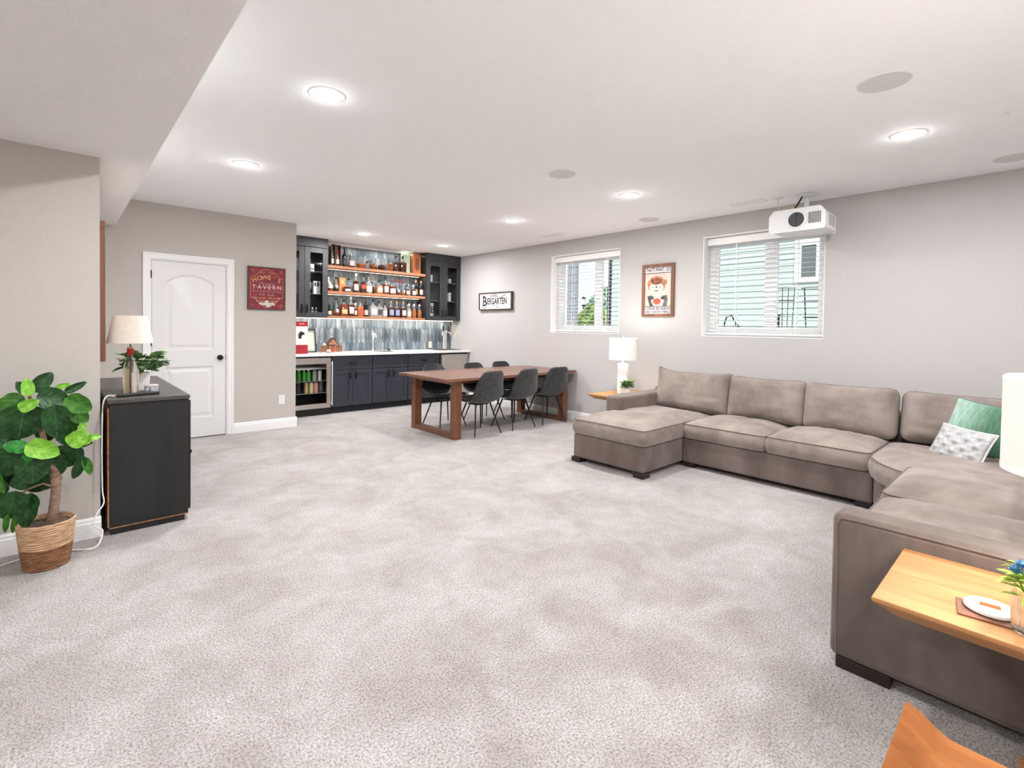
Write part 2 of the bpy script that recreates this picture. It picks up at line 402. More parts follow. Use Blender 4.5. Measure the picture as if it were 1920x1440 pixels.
def blind(w, label):
    y0, y1, z0, z1 = w; xb = XR+.115
    t = thing('window_blind', label, 'blind', (xb, (y0+y1)/2, z0+.006), 0, 'white slatted window blinds'); h = (y1-y0)/2
    H = z1-z0
    box(-.035, -.02, -h+.012, h-.012, H-.100, H-.018).build('valance', M['blindrail'], t, bevel=.003)
    box(-.02, .03, -h+.02, h-.02, H-.06, H-.018).build('headrail', M['blindrail'], t)
    box(-.026, .026, -h+.015, h-.015, .018, .036).build('bottom_rail', M['blindrail'], t, bevel=.003)
    me = MB().surf(lambda u, v: (-.024+.048*u, (-h+.016)+(2*h-.032)*v, .0025*(1-(2*u-1)**2)), 4, 1)
    me.surf(lambda u, v: (.024-.048*u, (-h+.016)+(2*h-.032)*v, .0025*(1-(2*u-1)**2)-.0025), 4, 1)
    sm = me.mesh('slat', M['slat'], True)
    n = 20
    for k in range(n):
        o = bpy.data.objects.new('slat', sm); COL.objects.link(o); o.parent = t; o.location = (0, 0, .075+k*(H-.20)/(n-1)); o.rotation_euler = (0, -.07, 0)
    for y in (-h*.55, h*.45):
        c = MB()
        for dx in (-.026, .026): c.box(dx-.001, dx+.001, y-.0035, y+.0035, .03, H-.06)
        c.build('ladder_cord', M['blindrail'], t)
    return t
blind(W1, 'white slatted blind on the window nearest the bar')
blind(W2, 'white slatted blind on the wider-looking window behind the projector')
# ------------------------------------------------------------------ door
cas = MB(); cw = .066
cas.box(DX0-cw, DX0, YD-.014, YD, 0, DZ+cw).box(DX1, DX1+cw, YD-.014, YD, 0, DZ+cw).box(DX0, DX1, YD-.014, YD, DZ, DZ+cw)
cas.box(DX0-cw, DX0-cw+.02, YD-.020, YD-.014, 0, DZ+cw).box(DX1+cw-.02, DX1+cw, YD-.020, YD-.014, 0, DZ+cw).box(DX0-cw+.02, DX1+cw-.02, YD-.020, YD-.014, DZ+cw-.02, DZ+cw)
c = struct('trim_2', cas, M['trim'], bevel=.004); c['label'] = 'white casing around the closet door'
jm = MB().box(DX0, DX0+.012, YD, YD+.119, 0, DZ).box(DX1-.012, DX1, YD, YD+.119, 0, DZ).box(DX0+.012, DX1-.012, YD, YD+.119, DZ-.012, DZ)
struct('trim_3', jm, M['trim'])
door = struct('door_1', box(DX0+.016, DX1-.016, YD+.022, YD+.044, .010, DZ-.016), M['doorw']); door['label'] = 'white two-panel door with arched upper panel'
a0, a1 = DX0+.016, DX1-.016; ys, yf = YD+.008, YD+.022
pz0, pz1, qz0, qz1 = .235, .835, 1.03, 1.80; px0, px1 = a0+.125, a1-.125
box(a0, px0, ys, yf, .010, DZ-.016).build('stile', M['doorw'], door); box(px1, a1, ys, yf, .010, DZ-.016).build('stile', M['doorw'], door)
box(px0, px1, ys, yf, .010, pz0).build('rail', M['doorw'], door); box(px0, px1, ys, yf, pz1, qz0).build('rail', M['doorw'], door)
def arch(x0, x1, zs, rise, n=14):
    return [(x0+(x1-x0)*k/n, zs+rise*(1-(2*k/n-1)**2)) for k in range(n+1)]
ar = arch(px0, px1, qz1, .09)
MB().prism([(px0, DZ-.016)]+ar+[(px1, DZ-.016)], 'y', ys, yf).build('arched_rail', M['doorw'], door)
def raised(outline):
    cx = sum(p[0] for p in outline)/len(outline); cz = (min(p[1] for p in outline)+max(p[1] for p in outline))/2
    hw = (max(p[0] for p in outline)-min(p[0] for p in outline))/2; hh = (max(p[1] for p in outline)-min(p[1] for p in outline))/2
    def ring(d, y): return [(cx+(p[0]-cx)*(hw-d)/hw, y, cz+(p[1]-cz)*(hh-d)/hh) for p in outline]
    rings = [ring(0, ys), ring(.014, yf-.001), ring(.034, yf-.001), ring(.058, ys+.004)]
    n = len(outline); vs = sum(rings, []); fs = []
    for r in range(len(rings)-1):
        for i in range(n): fs.append((r*n+i, r*n+(i+1) % n, (r+1)*n+(i+1) % n, (r+1)*n+i))
    fs.append(tuple((len(rings)-1)*n+i for i in range(n)))
    return MB().add(vs, fs)
raised([(px0, qz0)]+[(px1, qz0)]+ar[::-1]).build('raised_panel', M['doorw'], door, smooth=True, angle=20)
raised([(px0, pz0), (px1, pz0), (px1, pz1), (px0, pz1)]).build('raised_panel', M['doorw'], door)
kn = MB(); prof = [(.0,-.062),(.018,-.060),(.027,-.05),(.027,-.04),(.018,-.03),(.010,-.026),(.010,-.008),(.031,-.006),(.031,0)]
kb = MB().lathe([(r, z) for r, z in prof], 20); kb.v = [(x+1.412, YD+.008+z, y+.935) for x, y, z in kb.v]
kb.build('knob', M['bronze'], door, smooth=True)
box(a1-.002, a1+.002, YD+.004, YD+.02, .905, .965).build('latch_plate', M['bronze'], door)
for z in (1.83, 1.08, .25): MB().lathe([(.007, 0), (.007, .085)], 8, (a0-.006, YD+.004, z)).build('hinge', M['bronze'], door, smooth=True)
# ================================================================== OUTSIDE
struct('ground_outside', box(XR+T, 40, -14, 40, .75, 1.02), noisy('pale_bounce_ground', (.42,.41,.38), (.60,.59,.56), 14, .9))  # mostly unseen ground, made pale to bounce sunlight up onto the blind slats
hs = thing('neighbour_house', 'pale green clapboard house wall seen through the blinds', 'house', (10.0, 2.0, 1.02))
bd = MB(); yl = 7.28-2.0
bd.prism([(-.010, 0), (.03, .0), (.03, .113), (.012, .113)], 'y', -6, yl)
bm_ = bd.mesh('siding_board', M['siding'])
for k in range(34):
    o = bpy.data.objects.new('siding_board', bm_); COL.objects.link(o); o.parent = hs; o.location = (-.02, 0, .085+k*.113)
box(.01, .3, -6, yl, -.0, 4.2).build('house_wall', M['siding'], hs)
box(-.03, .3, yl, yl+.10, 0, 4.2).build('corner_post', plain('dark_downspout', (.03,.035,.045), .5), hs)
nw = MB(); A = (2.74-2, 3.19-2, 2.24-1.02, 3.02-1.02)
nw.box(-.06, -.02, A[0], A[0]+.10, A[2], A[3]).box(-.06, -.02, A[1]-.11, A[1], A[2], A[3]).box(-.06, -.02, A[0]+.10, A[1]-.11, A[2], A[2]+.10).box(-.06, -.02, A[0]+.10, A[1]-.11, A[3]-.11, A[3])
wn = nw.build('house_window', plain('white_exterior_trim', (.85,.87,.9), .5), hs)
box(-.035, -.03, A[0]+.10, A[1]-.11, A[2]+.10, A[3]-.11).build('pane', plain('grey_window_glass', (.16,.19,.19), .15), wn)
pier = thing('stone_pier', 'grey stone pier just outside the window nearest the bar', 'pier', (8.0, 6.83, 1.02))
for k in range(15):
    box(-.05, .05, -.12, .12, k*.16, k*.16+.155).build('stone_course', M['stonegrey'], pier, bevel=.01)
def wire_cage(loc, r, h, n, label):
    t = thing('wire_plant_cage', label, 'plant cage', loc, 0, 'wire plant cages')
    for k in range(n):
        a = 2*PI*k/n
        MB().tube([(r*.7*math.cos(a), r*.7*math.sin(a), 0), (r*math.cos(a), r*math.sin(a), h)], .006, 5).build('wire_leg', M['blackmetal'], t)
    for z in (.3, .55, .8, 1.0):
        rr = r*(.7+.3*z); MB().tube([(rr*math.cos(2*PI*i/16), rr*math.sin(2*PI*i/16), z*h) for i in range(17)], .005, 5).build('wire_ring', M['blackmetal'], t)
wire_cage((8.9, 2.98, 1.02), .14, 1.05, 4, 'left wire plant cage outside, in front of siding')
wire_cage((8.6, 2.42, 1.02), .22, 1.0, 5, 'right wire plant cage outside, below the grey window')
gp = thing('garden_post', 'short dark garden post standing before the green siding', 'post', (8.0, 2.775, 1.02))
box(-.02, .02, -.02, .02, 0, .55).build('post', M['blackmetal'], gp); box(-.03, .03, -.03, .03, .55, .58).build('post_cap', M['blackmetal'], gp)
gl = thing('garden_lantern', 'small dark bent garden stake lamp at lower window corner', 'lamp', (8.3, 3.72, 1.02))
MB().tube([(0,0,0),(0,0,.45),(0,-.03,.55),(0,-.12,.58),(0,-.2,.42)], .012, 6).build('stake', M['blackmetal'], gl)
MB().lathe([(.0,.36),(.05,.36),(.06,.40),(.02,.44)], 10, (0,-.2,0)).build('lamp_head', M['blackmetal'], gl, smooth=True)
LEAFQ = {}
def tree(name, loc, h, r, cols, nl, label, seed, trunk_h=.8, group='trees beyond the windows'):
    rnd = random.Random(seed)
    t = thing(name, label, 'tree', loc, 0, group)
    MB().tube([(0,0,0),(.03,0,trunk_h*.6),(0,.02,trunk_h+h*.35)], [.10,.07,.03], 7).build('trunk', M['bark'], t, smooth=True)
    mb = MB()
    for i in range(nl):
        while True:
            p = Vector((rnd.uniform(-1,1), rnd.uniform(-1,1), rnd.uniform(-1,1)))
            if .35 < p.length < 1: break
        p = Vector((p.x*r*(1-.55*max(p.z,0)), p.y*r*(1-.55*max(p.z,0)), trunk_h+h/2+p.z*h/2))
        d = Vector((rnd.uniform(-1,1), rnd.uniform(-1,1), rnd.uniform(-.3,1))).normalized(); s = rnd.uniform(.07,.13)
        a = d.orthogonal().normalized()*s; b = d.cross(a).normalized()*s*.6
        mb.add([p-a, p+b*.9+d*.01, p+a, p-b*.9], [(0,1,2,3)])
    f = mb.build('foliage', noisy(name+'_leaf', cols[0], cols[1], 2.2, .7), t); f['kind'] = 'stuff'
    return t
tree('round_tree', (14, 10.9, 1.0), 1.15, .75, ((.16,.30,.06), (.42,.55,.22)), 900, 'leafy light green tree behind the lamp post', 1, .1)
tree('round_tree', (18.5, 13.9, 1.0), 2.2, 1.0, ((.05,.16,.08), (.16,.34,.18)), 800, 'darker taller green tree further behind the lamp post', 2, .1)
tree('round_tree', (16.5, 11.25, 1.0), .80, .7, ((.12,.28,.05), (.30,.48,.14)), 600, 'low green shrub-like tree right of window mullion', 3, .05)
tree('bare_tree', (21, 13.6, 1.0), 1.9, .65, ((.30,.33,.36), (.50,.54,.58)), 160, 'sparse grey-leaved tree in front of the sky', 4, .3)
lp = thing('lamp_post', 'black street lamp post with white lantern outside', 'lamp post', (15.0, 12.25, 1.20))
MB().tube([(0,0,-.18),(0,0,1.0)], .03, 8).build('pole', M['blackmetal'], lp); box(-.07,.07,-.07,.07,1.06,1.30).build('lantern_glass', M['paper'], lp, bevel=.01)
MB().lathe([(.03,.98),(.09,1.06)], 8).build('bracket', M['blackmetal'], lp); MB().lathe([(.10,1.30),(.02,1.38)], 8).build('lantern_cap', M['blackmetal'], lp)
# ================================================================== CEILING FIXTURES
def can(x, y, label, en=CAN_W):
    t = thing('recessed_light', label, 'ceiling light', (x, y, CZ), 0, 'recessed ceiling lights')
    MB().lathe([(.076,-.002),(.080,-.006),(.098,-.004),(.100,0),(.076,0)], 32, cap=False).build('trim_ring', M['lighttrim'], t, smooth=True)
    MB().lathe([(.0,-.0035),(.076,-.0035)], 32).build('diffuser', M['lightdisc'], t)
    l = area('can_light', (0,0,-.012), (0,0,0), .15, .15, en, (.978,.988,1.0), 'DISK'); l.parent = t
    d = bpy.data.lights.new('can_glow', 'POINT'); d.energy = .8; d.color = (.985,.992,1); d.shadow_soft_size = .03
    g = bpy.data.objects.new('can_glow', d); COL.objects.link(g); g.parent = t; g.location = (0,0,-.045)
can(1.13, 2.825, 'largest recessed ceiling light, nearest the camera on the left')
can(1.137, 4.516, 'recessed ceiling light in front of the white door')
can(3.228, 6.70, 'left of two recessed lights over the bar')
can(4.60, 6.70, 'right of two recessed lights over the bar')
can(4.114, 4.502, 'recessed light above the dining table chairs')
can(4.115, 2.816, 'recessed light between the small and large ceiling speakers')
can(4.128, .661, 'recessed ceiling light nearest the right edge, beside large speaker')
for x, y in ((1.13, .66), (1.13, -1.5), (4.12, -1.5), (-1.2, -1.5), (-.95, 1.5)):  # unseen can lights and their fixtures, added out of frame to brighten the room
    zc = SZ if x < SX else CZ; host = bpy.data.objects['trim_1' if x < SX else 'ceiling']
    MB().lathe([(.076,-.002),(.080,-.006),(.098,-.004),(.100,0),(.076,0)], 32, (x, y, zc), cap=False).build('added_light_ring', M['lighttrim'], host, smooth=True); MB().lathe([(.0,-.0035),(.076,-.0035)], 32, (x, y, zc)).build('added_light_diffuser', M['lightdisc'], host)
    l = area('added_can_light', (x, y, (SZ if x < SX else CZ)-.012), (0,0,0), .15, .15, CAN_W*(.55 if (x, y) == (1.13, .66) else 1), (.978,.988,1.0), 'DISK')
def speaker(x, y, label, r=.118):
    t = thing('ceiling_speaker', label, 'speaker', (x, y, CZ), 0, 'round ceiling speakers')
    MB().lathe([(r-.006,-.003),(r-.003,-.006),(r,-.005),(r+.002,0)], 40, cap=False).build('rim', M['lighttrim'], t, smooth=True)
    MB().lathe([(0,-.005),(r-.006,-.004)], 40).build('grille', M['grille'], t)
speaker(3.178, .617, 'largest round ceiling speaker at upper right')
speaker(3.154, 2.835, 'round ceiling speaker in the middle of the ceiling')
speaker(5.187, 3.261, 'small-looking round ceiling speaker above the framed poster')
speaker(5.193, .205, 'round ceiling speaker cut by the right edge')
def vent(x, y, label):
    t = thing('ceiling_vent', label, 'vent', (x, y, CZ), 0, 'white ceiling registers')
    m = MB().box(-.07,.07,-.17,-.15,-.006,0).box(-.07,.07,.15,.17,-.006,0).box(-.07,-.05,-.15,.15,-.006,0).box(.05,.07,-.15,.15,-.006,0)
    m.build('frame', M['lighttrim'], t)
    for k in range(6):
        o = MB().add([(-.05+k*.017,-.15,-.001),(-.05+k*.017,.15,-.001),(-.038+k*.017,.15,-.006),(-.038+k*.017,-.15,-.006)], [(0,1,2,3)]).build('louver', M['lighttrim'], t)
vent(5.157, 4.797, 'white ceiling register near the bar window'); vent(5.191, 2.117, 'white ceiling register left of the projector')
sn = thing('ceiling_sensor', 'tiny round sensor cap on ceiling above near light', 'sensor', (4.104, .20, CZ)); MB().lathe([(0,-.012),(.02,-.010),(.026,0)], 16).build('cap', M['lighttrim'], sn, smooth=True)
# projector
PX, PY = 5.0, 1.60
pj = thing('projector', 'white ceiling-mounted projector with dark round lens', 'projector', (PX, PY, 2.285))
fp = [(-.225,.02),(-.22,.0),(.22,.0),(.225,.02),(.225,.14),(.19,.185),(-.19,.185),(-.225,.14)]
bd = MB(); rings = [(0, 1.0, 0), (.03, 1.02, -.006), (.36, 1.0, -.006), (.44, .86, 0)]
vs = []; fs = []
for (dx, k, dz) in rings: vs += [(dx, p[0]*k, .0925+(p[1]-.0925)*k+dz*0) for p in fp]
n = len(fp)
for r in range(3):
    for i in range(n): fs.append((r*n+i, r*n+(i+1) % n, (r+1)*n+(i+1) % n, (r+1)*n+i))
fs += [tuple(range(n)), tuple(3*n+i for i in range(n))[::-1]]
MB().add(vs, fs).build('body', M['projgrey'], pj, bevel=.012, seg=3)
def xl(prof, n=28, c=(0,0,0)):        # lathe about -X
    m = MB().lathe(prof, n, cap=False); m.v = [(c[0]-z, c[1]+x, c[2]+y) for x, y, z in m.v]; return m
xl([(.085,0),(.085,.008),(.070,.010),(.066,.002)], 32, (0,.0,.092)).build('lens_ring', M['projgrey'], pj, smooth=True)
ln = xl([(0,.004),(.066,.003)], 32, (0,.0,.092)).build('lens_shutter', M['lens'], pj)
box(-.006,-.004,-.001,.001,.027,.157).build('shutter_seam', M['black'], ln)
for k in range(8):
    box(-.005,.002,-.108-k*.013,-.104-k*.013,.045,.145).build('vent_slot', M['lens'], pj)
box(.12,.30,-.232,-.222,.04,.13).build('side_grille', plain('projector_side_grey', (.5,.46,.45), .6), pj)
box(.01,.03,.12,.20,.183,.192).build('top_button', M['black'], pj)
MB().tube([(.28,0,.185),(.28,0,.33)], .022, 12).build('mount_pole', M['white'], pj, smooth=True)
MB().lathe([(.085,.355),(.085,.368),(.03,.368)], 24, (.28,0,0)).build('mount_plate', M['white'], pj, smooth=True)
box(.16,.40,-.10,.10,.186,.20).build('mount_bracket', M['chrome'], pj)
MB().tube([(.26,.03,.365),(.22,.05,.30),(.16,.06,.24),(.10,.08,.195),(.06,.14,.19)], .008, 7).build('power_cord', M['black'], pj, smooth=True)
wp = thing('ceiling_cable', 'yellow cable dropping from a ceiling plate to the projector', 'cable', (5.22, 1.84, CZ))
MB().lathe([(.05,0),(.05,-.004),(0,-.004)], 20).build('wall_plate', M['lighttrim'], wp)
MB().tube([(0,0,-.004),(-.01,-.01,-.08),(-.04,-.03,-.15),(-.08,-.08,-.14),(-.10,-.15,-.12),(-.10,-.2,-.17)], .004, 6).build('cable', M['cordy'], wp, smooth=True)
# ================================================================== WALL PIECES
RW = (PI/2, 0, -PI/2)     # text on the right wall (faces -X)
DW = (PI/2, 0, 0)         # text on the door wall (faces -Y)
# tavern sign
tv = thing('tavern_sign', 'square burgundy tavern sign with gold lettering beside door', 'sign', (1.922, YD-.001, 1.787))
box(-.214,.214,-.026,0,-.262,.262).build('panel', M['darkred'], tv)
for b_ in ((-.220,.220,-.032,0,.256,.266),(-.220,.220,-.032,0,-.266,-.256),(-.220,-.211,-.032,0,-.256,.256),(.211,.220,-.032,0,-.256,.256)):
    box(*b_).build('frame_strip', M['darkframe'], tv)
yf = -.0268
def stroke(pts, r, mat, par, name='ornament_line'):
    return MB().tube([(x, yf, z) for x, z in pts], r, 5).build(name, mat, par)
stroke([(-.19,-.12),(-.19,.14),(-.15,.14)]+[(-.15+.30*k/12, .14+.095*math.sin(PI*k/12)) for k in range(13)]+[(.15,.14),(.19,.14),(.19,-.12)], .0022, M['gold'], tv)
stroke([(-.19,-.12),(-.15,-.12)]+[(-.15+.30*k/12, -.12-.115*math.sin(PI*k/12)) for k in range(13)]+[(.15,-.12),(.19,-.12)], .0022, M['pale'], tv)
for s in (-1, 1):
    for zz in (.215, -.215):
        stroke([(s*(.165+.02*math.cos(a*.7)*(1-a/14)), zz+.02*math.sin(a*.7)*(1-a/14)) for a in range(13)], .002, M['mauve'], tv, 'corner_scroll')
    stroke([(s*(.02+.06*k/8), .195+.012*math.sin(k*1.6)) for k in range(9)], .002, M['gold'], tv, 'top_scroll')
for i, ch in enumerate("HOWE'S"):
    a = (i-2.5)/2.5; text(ch, .075, M['gold'], tv, (a*.145, yf, .135-.035*a*a), (PI/2, a*.28, 0), bold=.0008)
text('16th Easton', .034, M['mauve'], tv, (0, yf, .060), DW, width=.17)
text('T·A·V·E·R·N', .072, M['pale'], tv, (0, yf, .012), DW, width=.34, bold=.0012)
text('Bitters | Lager | Ale | Scrumpy', .030, M['mauve'], tv, (0, yf, -.036), DW, width=.34)
text('-  Pub  Grub  -', .045, M['mauve'], tv, (0, yf, -.078), DW, width=.25)
text('Tea served - 2.00 to 7.00', .036, M['gold'], tv, (0, yf, -.120), DW, width=.31)
text('Songs   Lodging', .032, M['gold'], tv, (0, yf, -.155), DW, width=.24)
MB().prism([(-.09,-.175),(-.03,-.18),(-.02,-.15),(.015,-.15),(.02,-.18),(.07,-.172),(.095,-.19),(.09,-.215),(.06,-.20),(.04,-.215),(.04,-.232),(-.01,-.232),(-.01,-.212),(-.06,-.21),(-.09,-.2)], 'y', yf-.001, yf+.001).build('banner', M['greywhite'], tv)
# biergarten sign
bg_ = thing('biergarten_sign', 'long white wall sign reading biergarten in dark frame', 'sign', (XR-.001, 6.485, 1.795))
hy, hz = .43, .152
box(-.035,0,-hy+.018,hy-.018,-hz+.018,hz-.018).build('panel', M['paper'], bg_)
for b_ in ((-.05,0,-hy,hy,hz-.018,hz),(-.05,0,-hy,hy,-hz,-hz+.018),(-.05,0,-hy,-hy+.018,-hz+.018,hz-.018),(-.05,0,hy-.018,hy,-hz+.018,hz-.018)):
    box(*b_).build('frame_strip', M['darkframe'], bg_)
text('HOWES', .075, M['ink'], bg_, (-.0358, .04, .088), RW, width=.19, bold=.0015)
text('IERGARTEN', .150, M['ink'], bg_, (-.0358, -.035, -.005), RW, width=.53, bold=.0045)
text('B', .235, M['ink'], bg_, (-.0358, .28, -.008), RW, width=.105, bold=.005)
def rstroke(pts, r, par, x, mat, name='flourish'):
    return MB().tube([(x, y, z) for y, z in pts], r, 5).build(name, mat, par)
rstroke([(.36,.07),(.33,.085),(.29,.10),(.26,.085)], .006, bg_, -.0355, M['ink']); rstroke([(.33-.0, -.07),(.345,-.095),(.31,-.122),(.26,-.115),(.235,-.08)], .006, bg_, -.0355, M['ink'])
rstroke([(-.02,-.05),(-.05,-.10),(-.08,-.112),(-.11,-.09)], .006, bg_, -.0355, M['ink']); rstroke([(-.16,.062),(-.21,.085),(-.25,.105),(-.28,.09)], .006, bg_, -.0355, M['ink'])
rstroke([(.10,-.05),(.07,-.085),(.04,-.08),(.02,-.06)], .005, bg_, -.0355, M['ink'])
# poster
po = thing('framed_poster', 'brown framed poster of an animal in a leather jacket', 'picture', (XR-.001, 3.353, 1.842))
hy, hz = .226, .332
box(-.012,0,-hy+.03,hy-.03,-hz+.03,hz-.03).build('backing', M['paperpink'], po)
for b_ in ((-.024,0,-hy,hy,hz-.042,hz),(-.024,0,-hy,hy,-hz,-hz+.035),(-.024,0,-hy,-hy+.042,-hz+.035,hz-.042),(-.024,0,hy-.042,hy,-hz+.035,hz-.042)):
    box(*b_).build('frame_strip', M['framebrown'], po)
xf = -.0128
def flat(pts, mat, name, d=0.0):
    return MB().prism([(y, z) for y, z in pts], 'x', xf-d, xf-d+.0008).build(name, mat, po)
def ell(cy, cz, ry, rz, n=20): return [(cy+ry*math.cos(2*PI*k/n), cz+rz*math.sin(2*PI*k/n)) for k in range(n)]
flat([(-.184,.225),(.184,.225),(.184,.29),(-.184,.29)], M['paper'], 'caption_band'); flat([(-.184,-.297),(.184,-.297),(.184,-.206),(-.184,-.206)], M['paper'], 'caption_band')
for z in (.217, -.203): flat([(-.184,z-.004),(.184,z-.004),(.184,z+.004),(-.184,z+.004)], M['ink'], 'rule_line')
text("THAT'S WHAT I DO", .07, M['ink'], po, (xf-.001, 0, .257), RW, width=.345, bold=.0014)
text('I DRINK BOURBON', .052, M['ink'], po, (xf-.001, 0, -.231), RW, width=.345, bold=.001)
text('AND I KNOW THINGS', .048, M['ink'], po, (xf-.001, 0, -.274), RW, width=.345, bold=.001)
fur = noisy('print_brown_fur', (.34,.13,.07), (.58,.28,.16), 30, .8); furl = noisy('print_light_fur', (.60,.46,.38), (.76,.64,.56), 30, .8)
jack = noisy('print_black_jacket', (.02,.02,.02), (.16,.15,.14), 24, .7)
flat(ell(.02,.065,.125,.115), fur, 'print_head', .0002); flat(ell(.125,.09,.03,.035), fur, 'print_ear', .0004); flat(ell(-.10,.10,.03,.035), fur, 'print_ear', .0004)
flat(ell(.02,.025,.10,.085), furl, 'print_face', .0006); flat(ell(.02,.115,.08,.045), noisy('print_dark_fur', (.14,.05,.03), (.3,.12,.07), 30, .8), 'print_brow', .0008)
flat(ell(.02,.03,.03,.022), M['paper'], 'print_muzzle', .0010); flat(ell(.02,.042,.013,.011), M['ink'], 'print_nose', .0012)
for y in (-.03,.07): flat(ell(y,.036,.008,.005), M['ink'], 'print_eye', .0012)
flat(ell(.02,-.005,.03,.006), M['ink'], 'print_mouth', .0012)
flat([(.07,-.03),(-.04,-.03),(-.09,-.12),(-.10,-.199),(.13,-.199),(.11,-.12)], furl, 'print_chest', .0003)
flat([(.15,-.075),(.09,-.06),(.045,-.09),(.06,-.115),(.10,-.12),(.06,-.199),(.115,-.199),(.135,-.13)], jack, 'print_sleeve', .0007)
flat([(-.13,-.06),(-.07,-.07),(-.035,-.10),(-.06,-.12),(-.09,-.12),(-.07,-.199),(-.125,-.199),(-.14,-.12)], jack, 'print_sleeve', .0007)
flat(ell(.01,-.14,.055,.04), noisy('print_red', (.40,.05,.03), (.6,.16,.1), 40, .8), 'print_bandana', .0009)
# outlets
def outlet(loc, rot, label, mat=None):
    t = thing('wall_outlet', label, 'outlet', loc, rot)
    m = mat or M['white']
    box(-.037,.037,-.007,0,-.06,.06).build('cover_plate', m, t, bevel=.003)
    for z in (.02,-.02):
        r = box(-.017,.017,-.009,-.006,z-.014,z+.014).build('receptacle', m, t, bevel=.003)
        for x in (-.006,.006): box(x-.001,x+.001,-.0095,-.0085,z-.004,z+.006).build('slot', M['ink'], r)
outlet((2.111, YD-.001, .366), 0, 'white wall outlet below the tavern sign')
outlet((5.10, YB-.016, 1.00), 0, 'cream outlet on the tiles left of the tap tower', M['offwhite'])
outlet((XR-.001, 6.35, .32), PI/2*-1, 'wall outlet behind the dining chairs')
# projection screen edge on the left wall
ps = thing('projection_screen', 'brown wooden screen frame on wall above black console', 'screen', (XL+.001, 5.3, 1.53))
box(0,.018,-1.08,1.08,-.40,.42).build('screen_cloth', M['paper'], ps)
for b_ in ((0,.036,-1.12,1.12,.42,.47),(0,.036,-1.12,1.12,-.45,-.40),(0,.036,-1.12,-1.08,-.40,.42),(0,.036,1.08,1.12,-.40,.42)): box(*b_).build('frame_rail', M['framebrown'], ps, bevel=.003)
# ================================================================== BAR
# tiles
TM = tile_mat(); TW, TH, TP = .078, .27, .045
def clip(poly, ax, lim, keep_less):
    out = []
    for i in range(len(poly)):
        a, b = poly[i], poly[(i+1) % len(poly)]
        ia = (a[ax] <= lim) == keep_less; ib = (b[ax] <= lim) == keep_less
        if ia: out.append(a)
        if ia != ib:
            t_ = (lim-a[ax])/(b[ax]-a[ax]); out.append((a[0]+(b[0]-a[0])*t_, a[1]+(b[1]-a[1])*t_))
    return out
wallbar = bpy.data.objects['wall_bar']
tcache = {}
def tiles(x0, x1, z0, z1):
    nrow = 0; pz = TH-TP+.003; z = z0-TH*.4; row = int(0)
    while z < z1:
        x = x0-TW/2+(TW/2 if row % 2 else 0)
        while x < x1+TW:
            g = .0018
            hexa = [(x-TW/2+g, z+TP), (x, z+g), (x+TW/2-g, z+TP), (x+TW/2-g, z+TH-TP), (x, z+TH-g), (x-TW/2+g, z+TH-TP)]
            p = hexa
            for ax, lim, kl in ((0, x1, True), (0, x0, False), (1, z1, True), (1, z0, False)):
                if p: p = clip(p, ax, lim, kl)
            if len(p) >= 3 and (max(q[0] for q in p)-min(q[0] for q in p)) > .006 and (max(q[1] for q in p)-min(q[1] for q in p)) > .01:
                full = len(p) == 6 and all(abs(p[i][0]-hexa[i][0]) < 1e-6 for i in range(6))
                if full and 'full' in tcache: me = tcache['full']
                else:
                    me = MB().prism([(q[0]-x, q[1]-z) for q in p], 'y', -.010, -.0005).mesh('tile', TM)
                    if full: tcache['full'] = me
                o = bpy.data.objects.new('tile', me); COL.objects.link(o); o.parent = wallbar; o.location = (x, YB+random.uniform(-.001, .0004), z)
                o.rotation_euler = (random.uniform(-.004,.004), 0, random.uniform(-.006,.006))
            x += TW
        z += pz; row += 1
tiles(XA+.003, XR-.003, .915, 1.449)
tiles(3.056, 4.826, 1.449, CZ-.04)
lw = box(3.056, 4.826, YB-.03, YB-.001, CZ-.035, CZ-.001).build('trim_4', M['trim']); lw['kind'] = 'structure'
# counter
ct = thing('countertop', 'white quartz bar countertop running the full alcove', 'countertop', (3.93, 7.51, .876))
box(XA+.002-3.93, XR-.002-3.93, 7.205-7.51, YB-.012-7.51, .001, .038).build('slab', M['quartz'], ct, bevel=.003)
# base cabinets
def shaker(x0, x1, z0, z1, parent, name, mat, rail=.06, y=-.02):
    m = MB().box(x0, x0+rail, y, 0, z0, z1).box(x1-rail, x1, y, 0, z0, z1).box(x0+rail, x1-rail, y, 0, z0, z0+rail).box(x0+rail, x1-rail, y, 0, z1-rail, z1)
    d = m.build(name, mat, parent)
    box(x0+rail, x1-rail, y+.010, 0, z0+rail, z1-rail).build('panel', mat, d)
    return d
def pull(par, x, z, vertical=True, L=.125, y=-.02):
    a = L/2
    if vertical: pts = [(x,y,z-a),(x,y-.022,z-a*.8),(x,y-.03,z),(x,y-.022,z+a*.8),(x,y,z+a)]; 
    else: pts = [(x-a,y,z),(x-a*.8,y-.022,z),(x,y-.03,z),(x+a*.8,y-.022,z),(x+a,y,z)]
    MB().tube(pts, [.006,.010,.0115,.010,.006], 8).build('pull', M['bronze'], par, smooth=True)
def base_cab(x0, x1, label, kind):
    t = thing('base_cabinet', label, 'cabinet', (x0, 7.255, 0)); w = x1-x0
    box(.001, w-.001, .02, .55, .10, .874).build('body', M['navy'], t)
    box(.001, w-.001, .07, .55, 0, .099).build('toe_kick', M['toe'], t)
    m = M['navy']; g = .003
    if kind == 'doors':
        d = shaker(g, w-g, .667, .862, t, 'drawer_front', m, .045, 0); d.location.y = .0
        return t, w
    return t, w
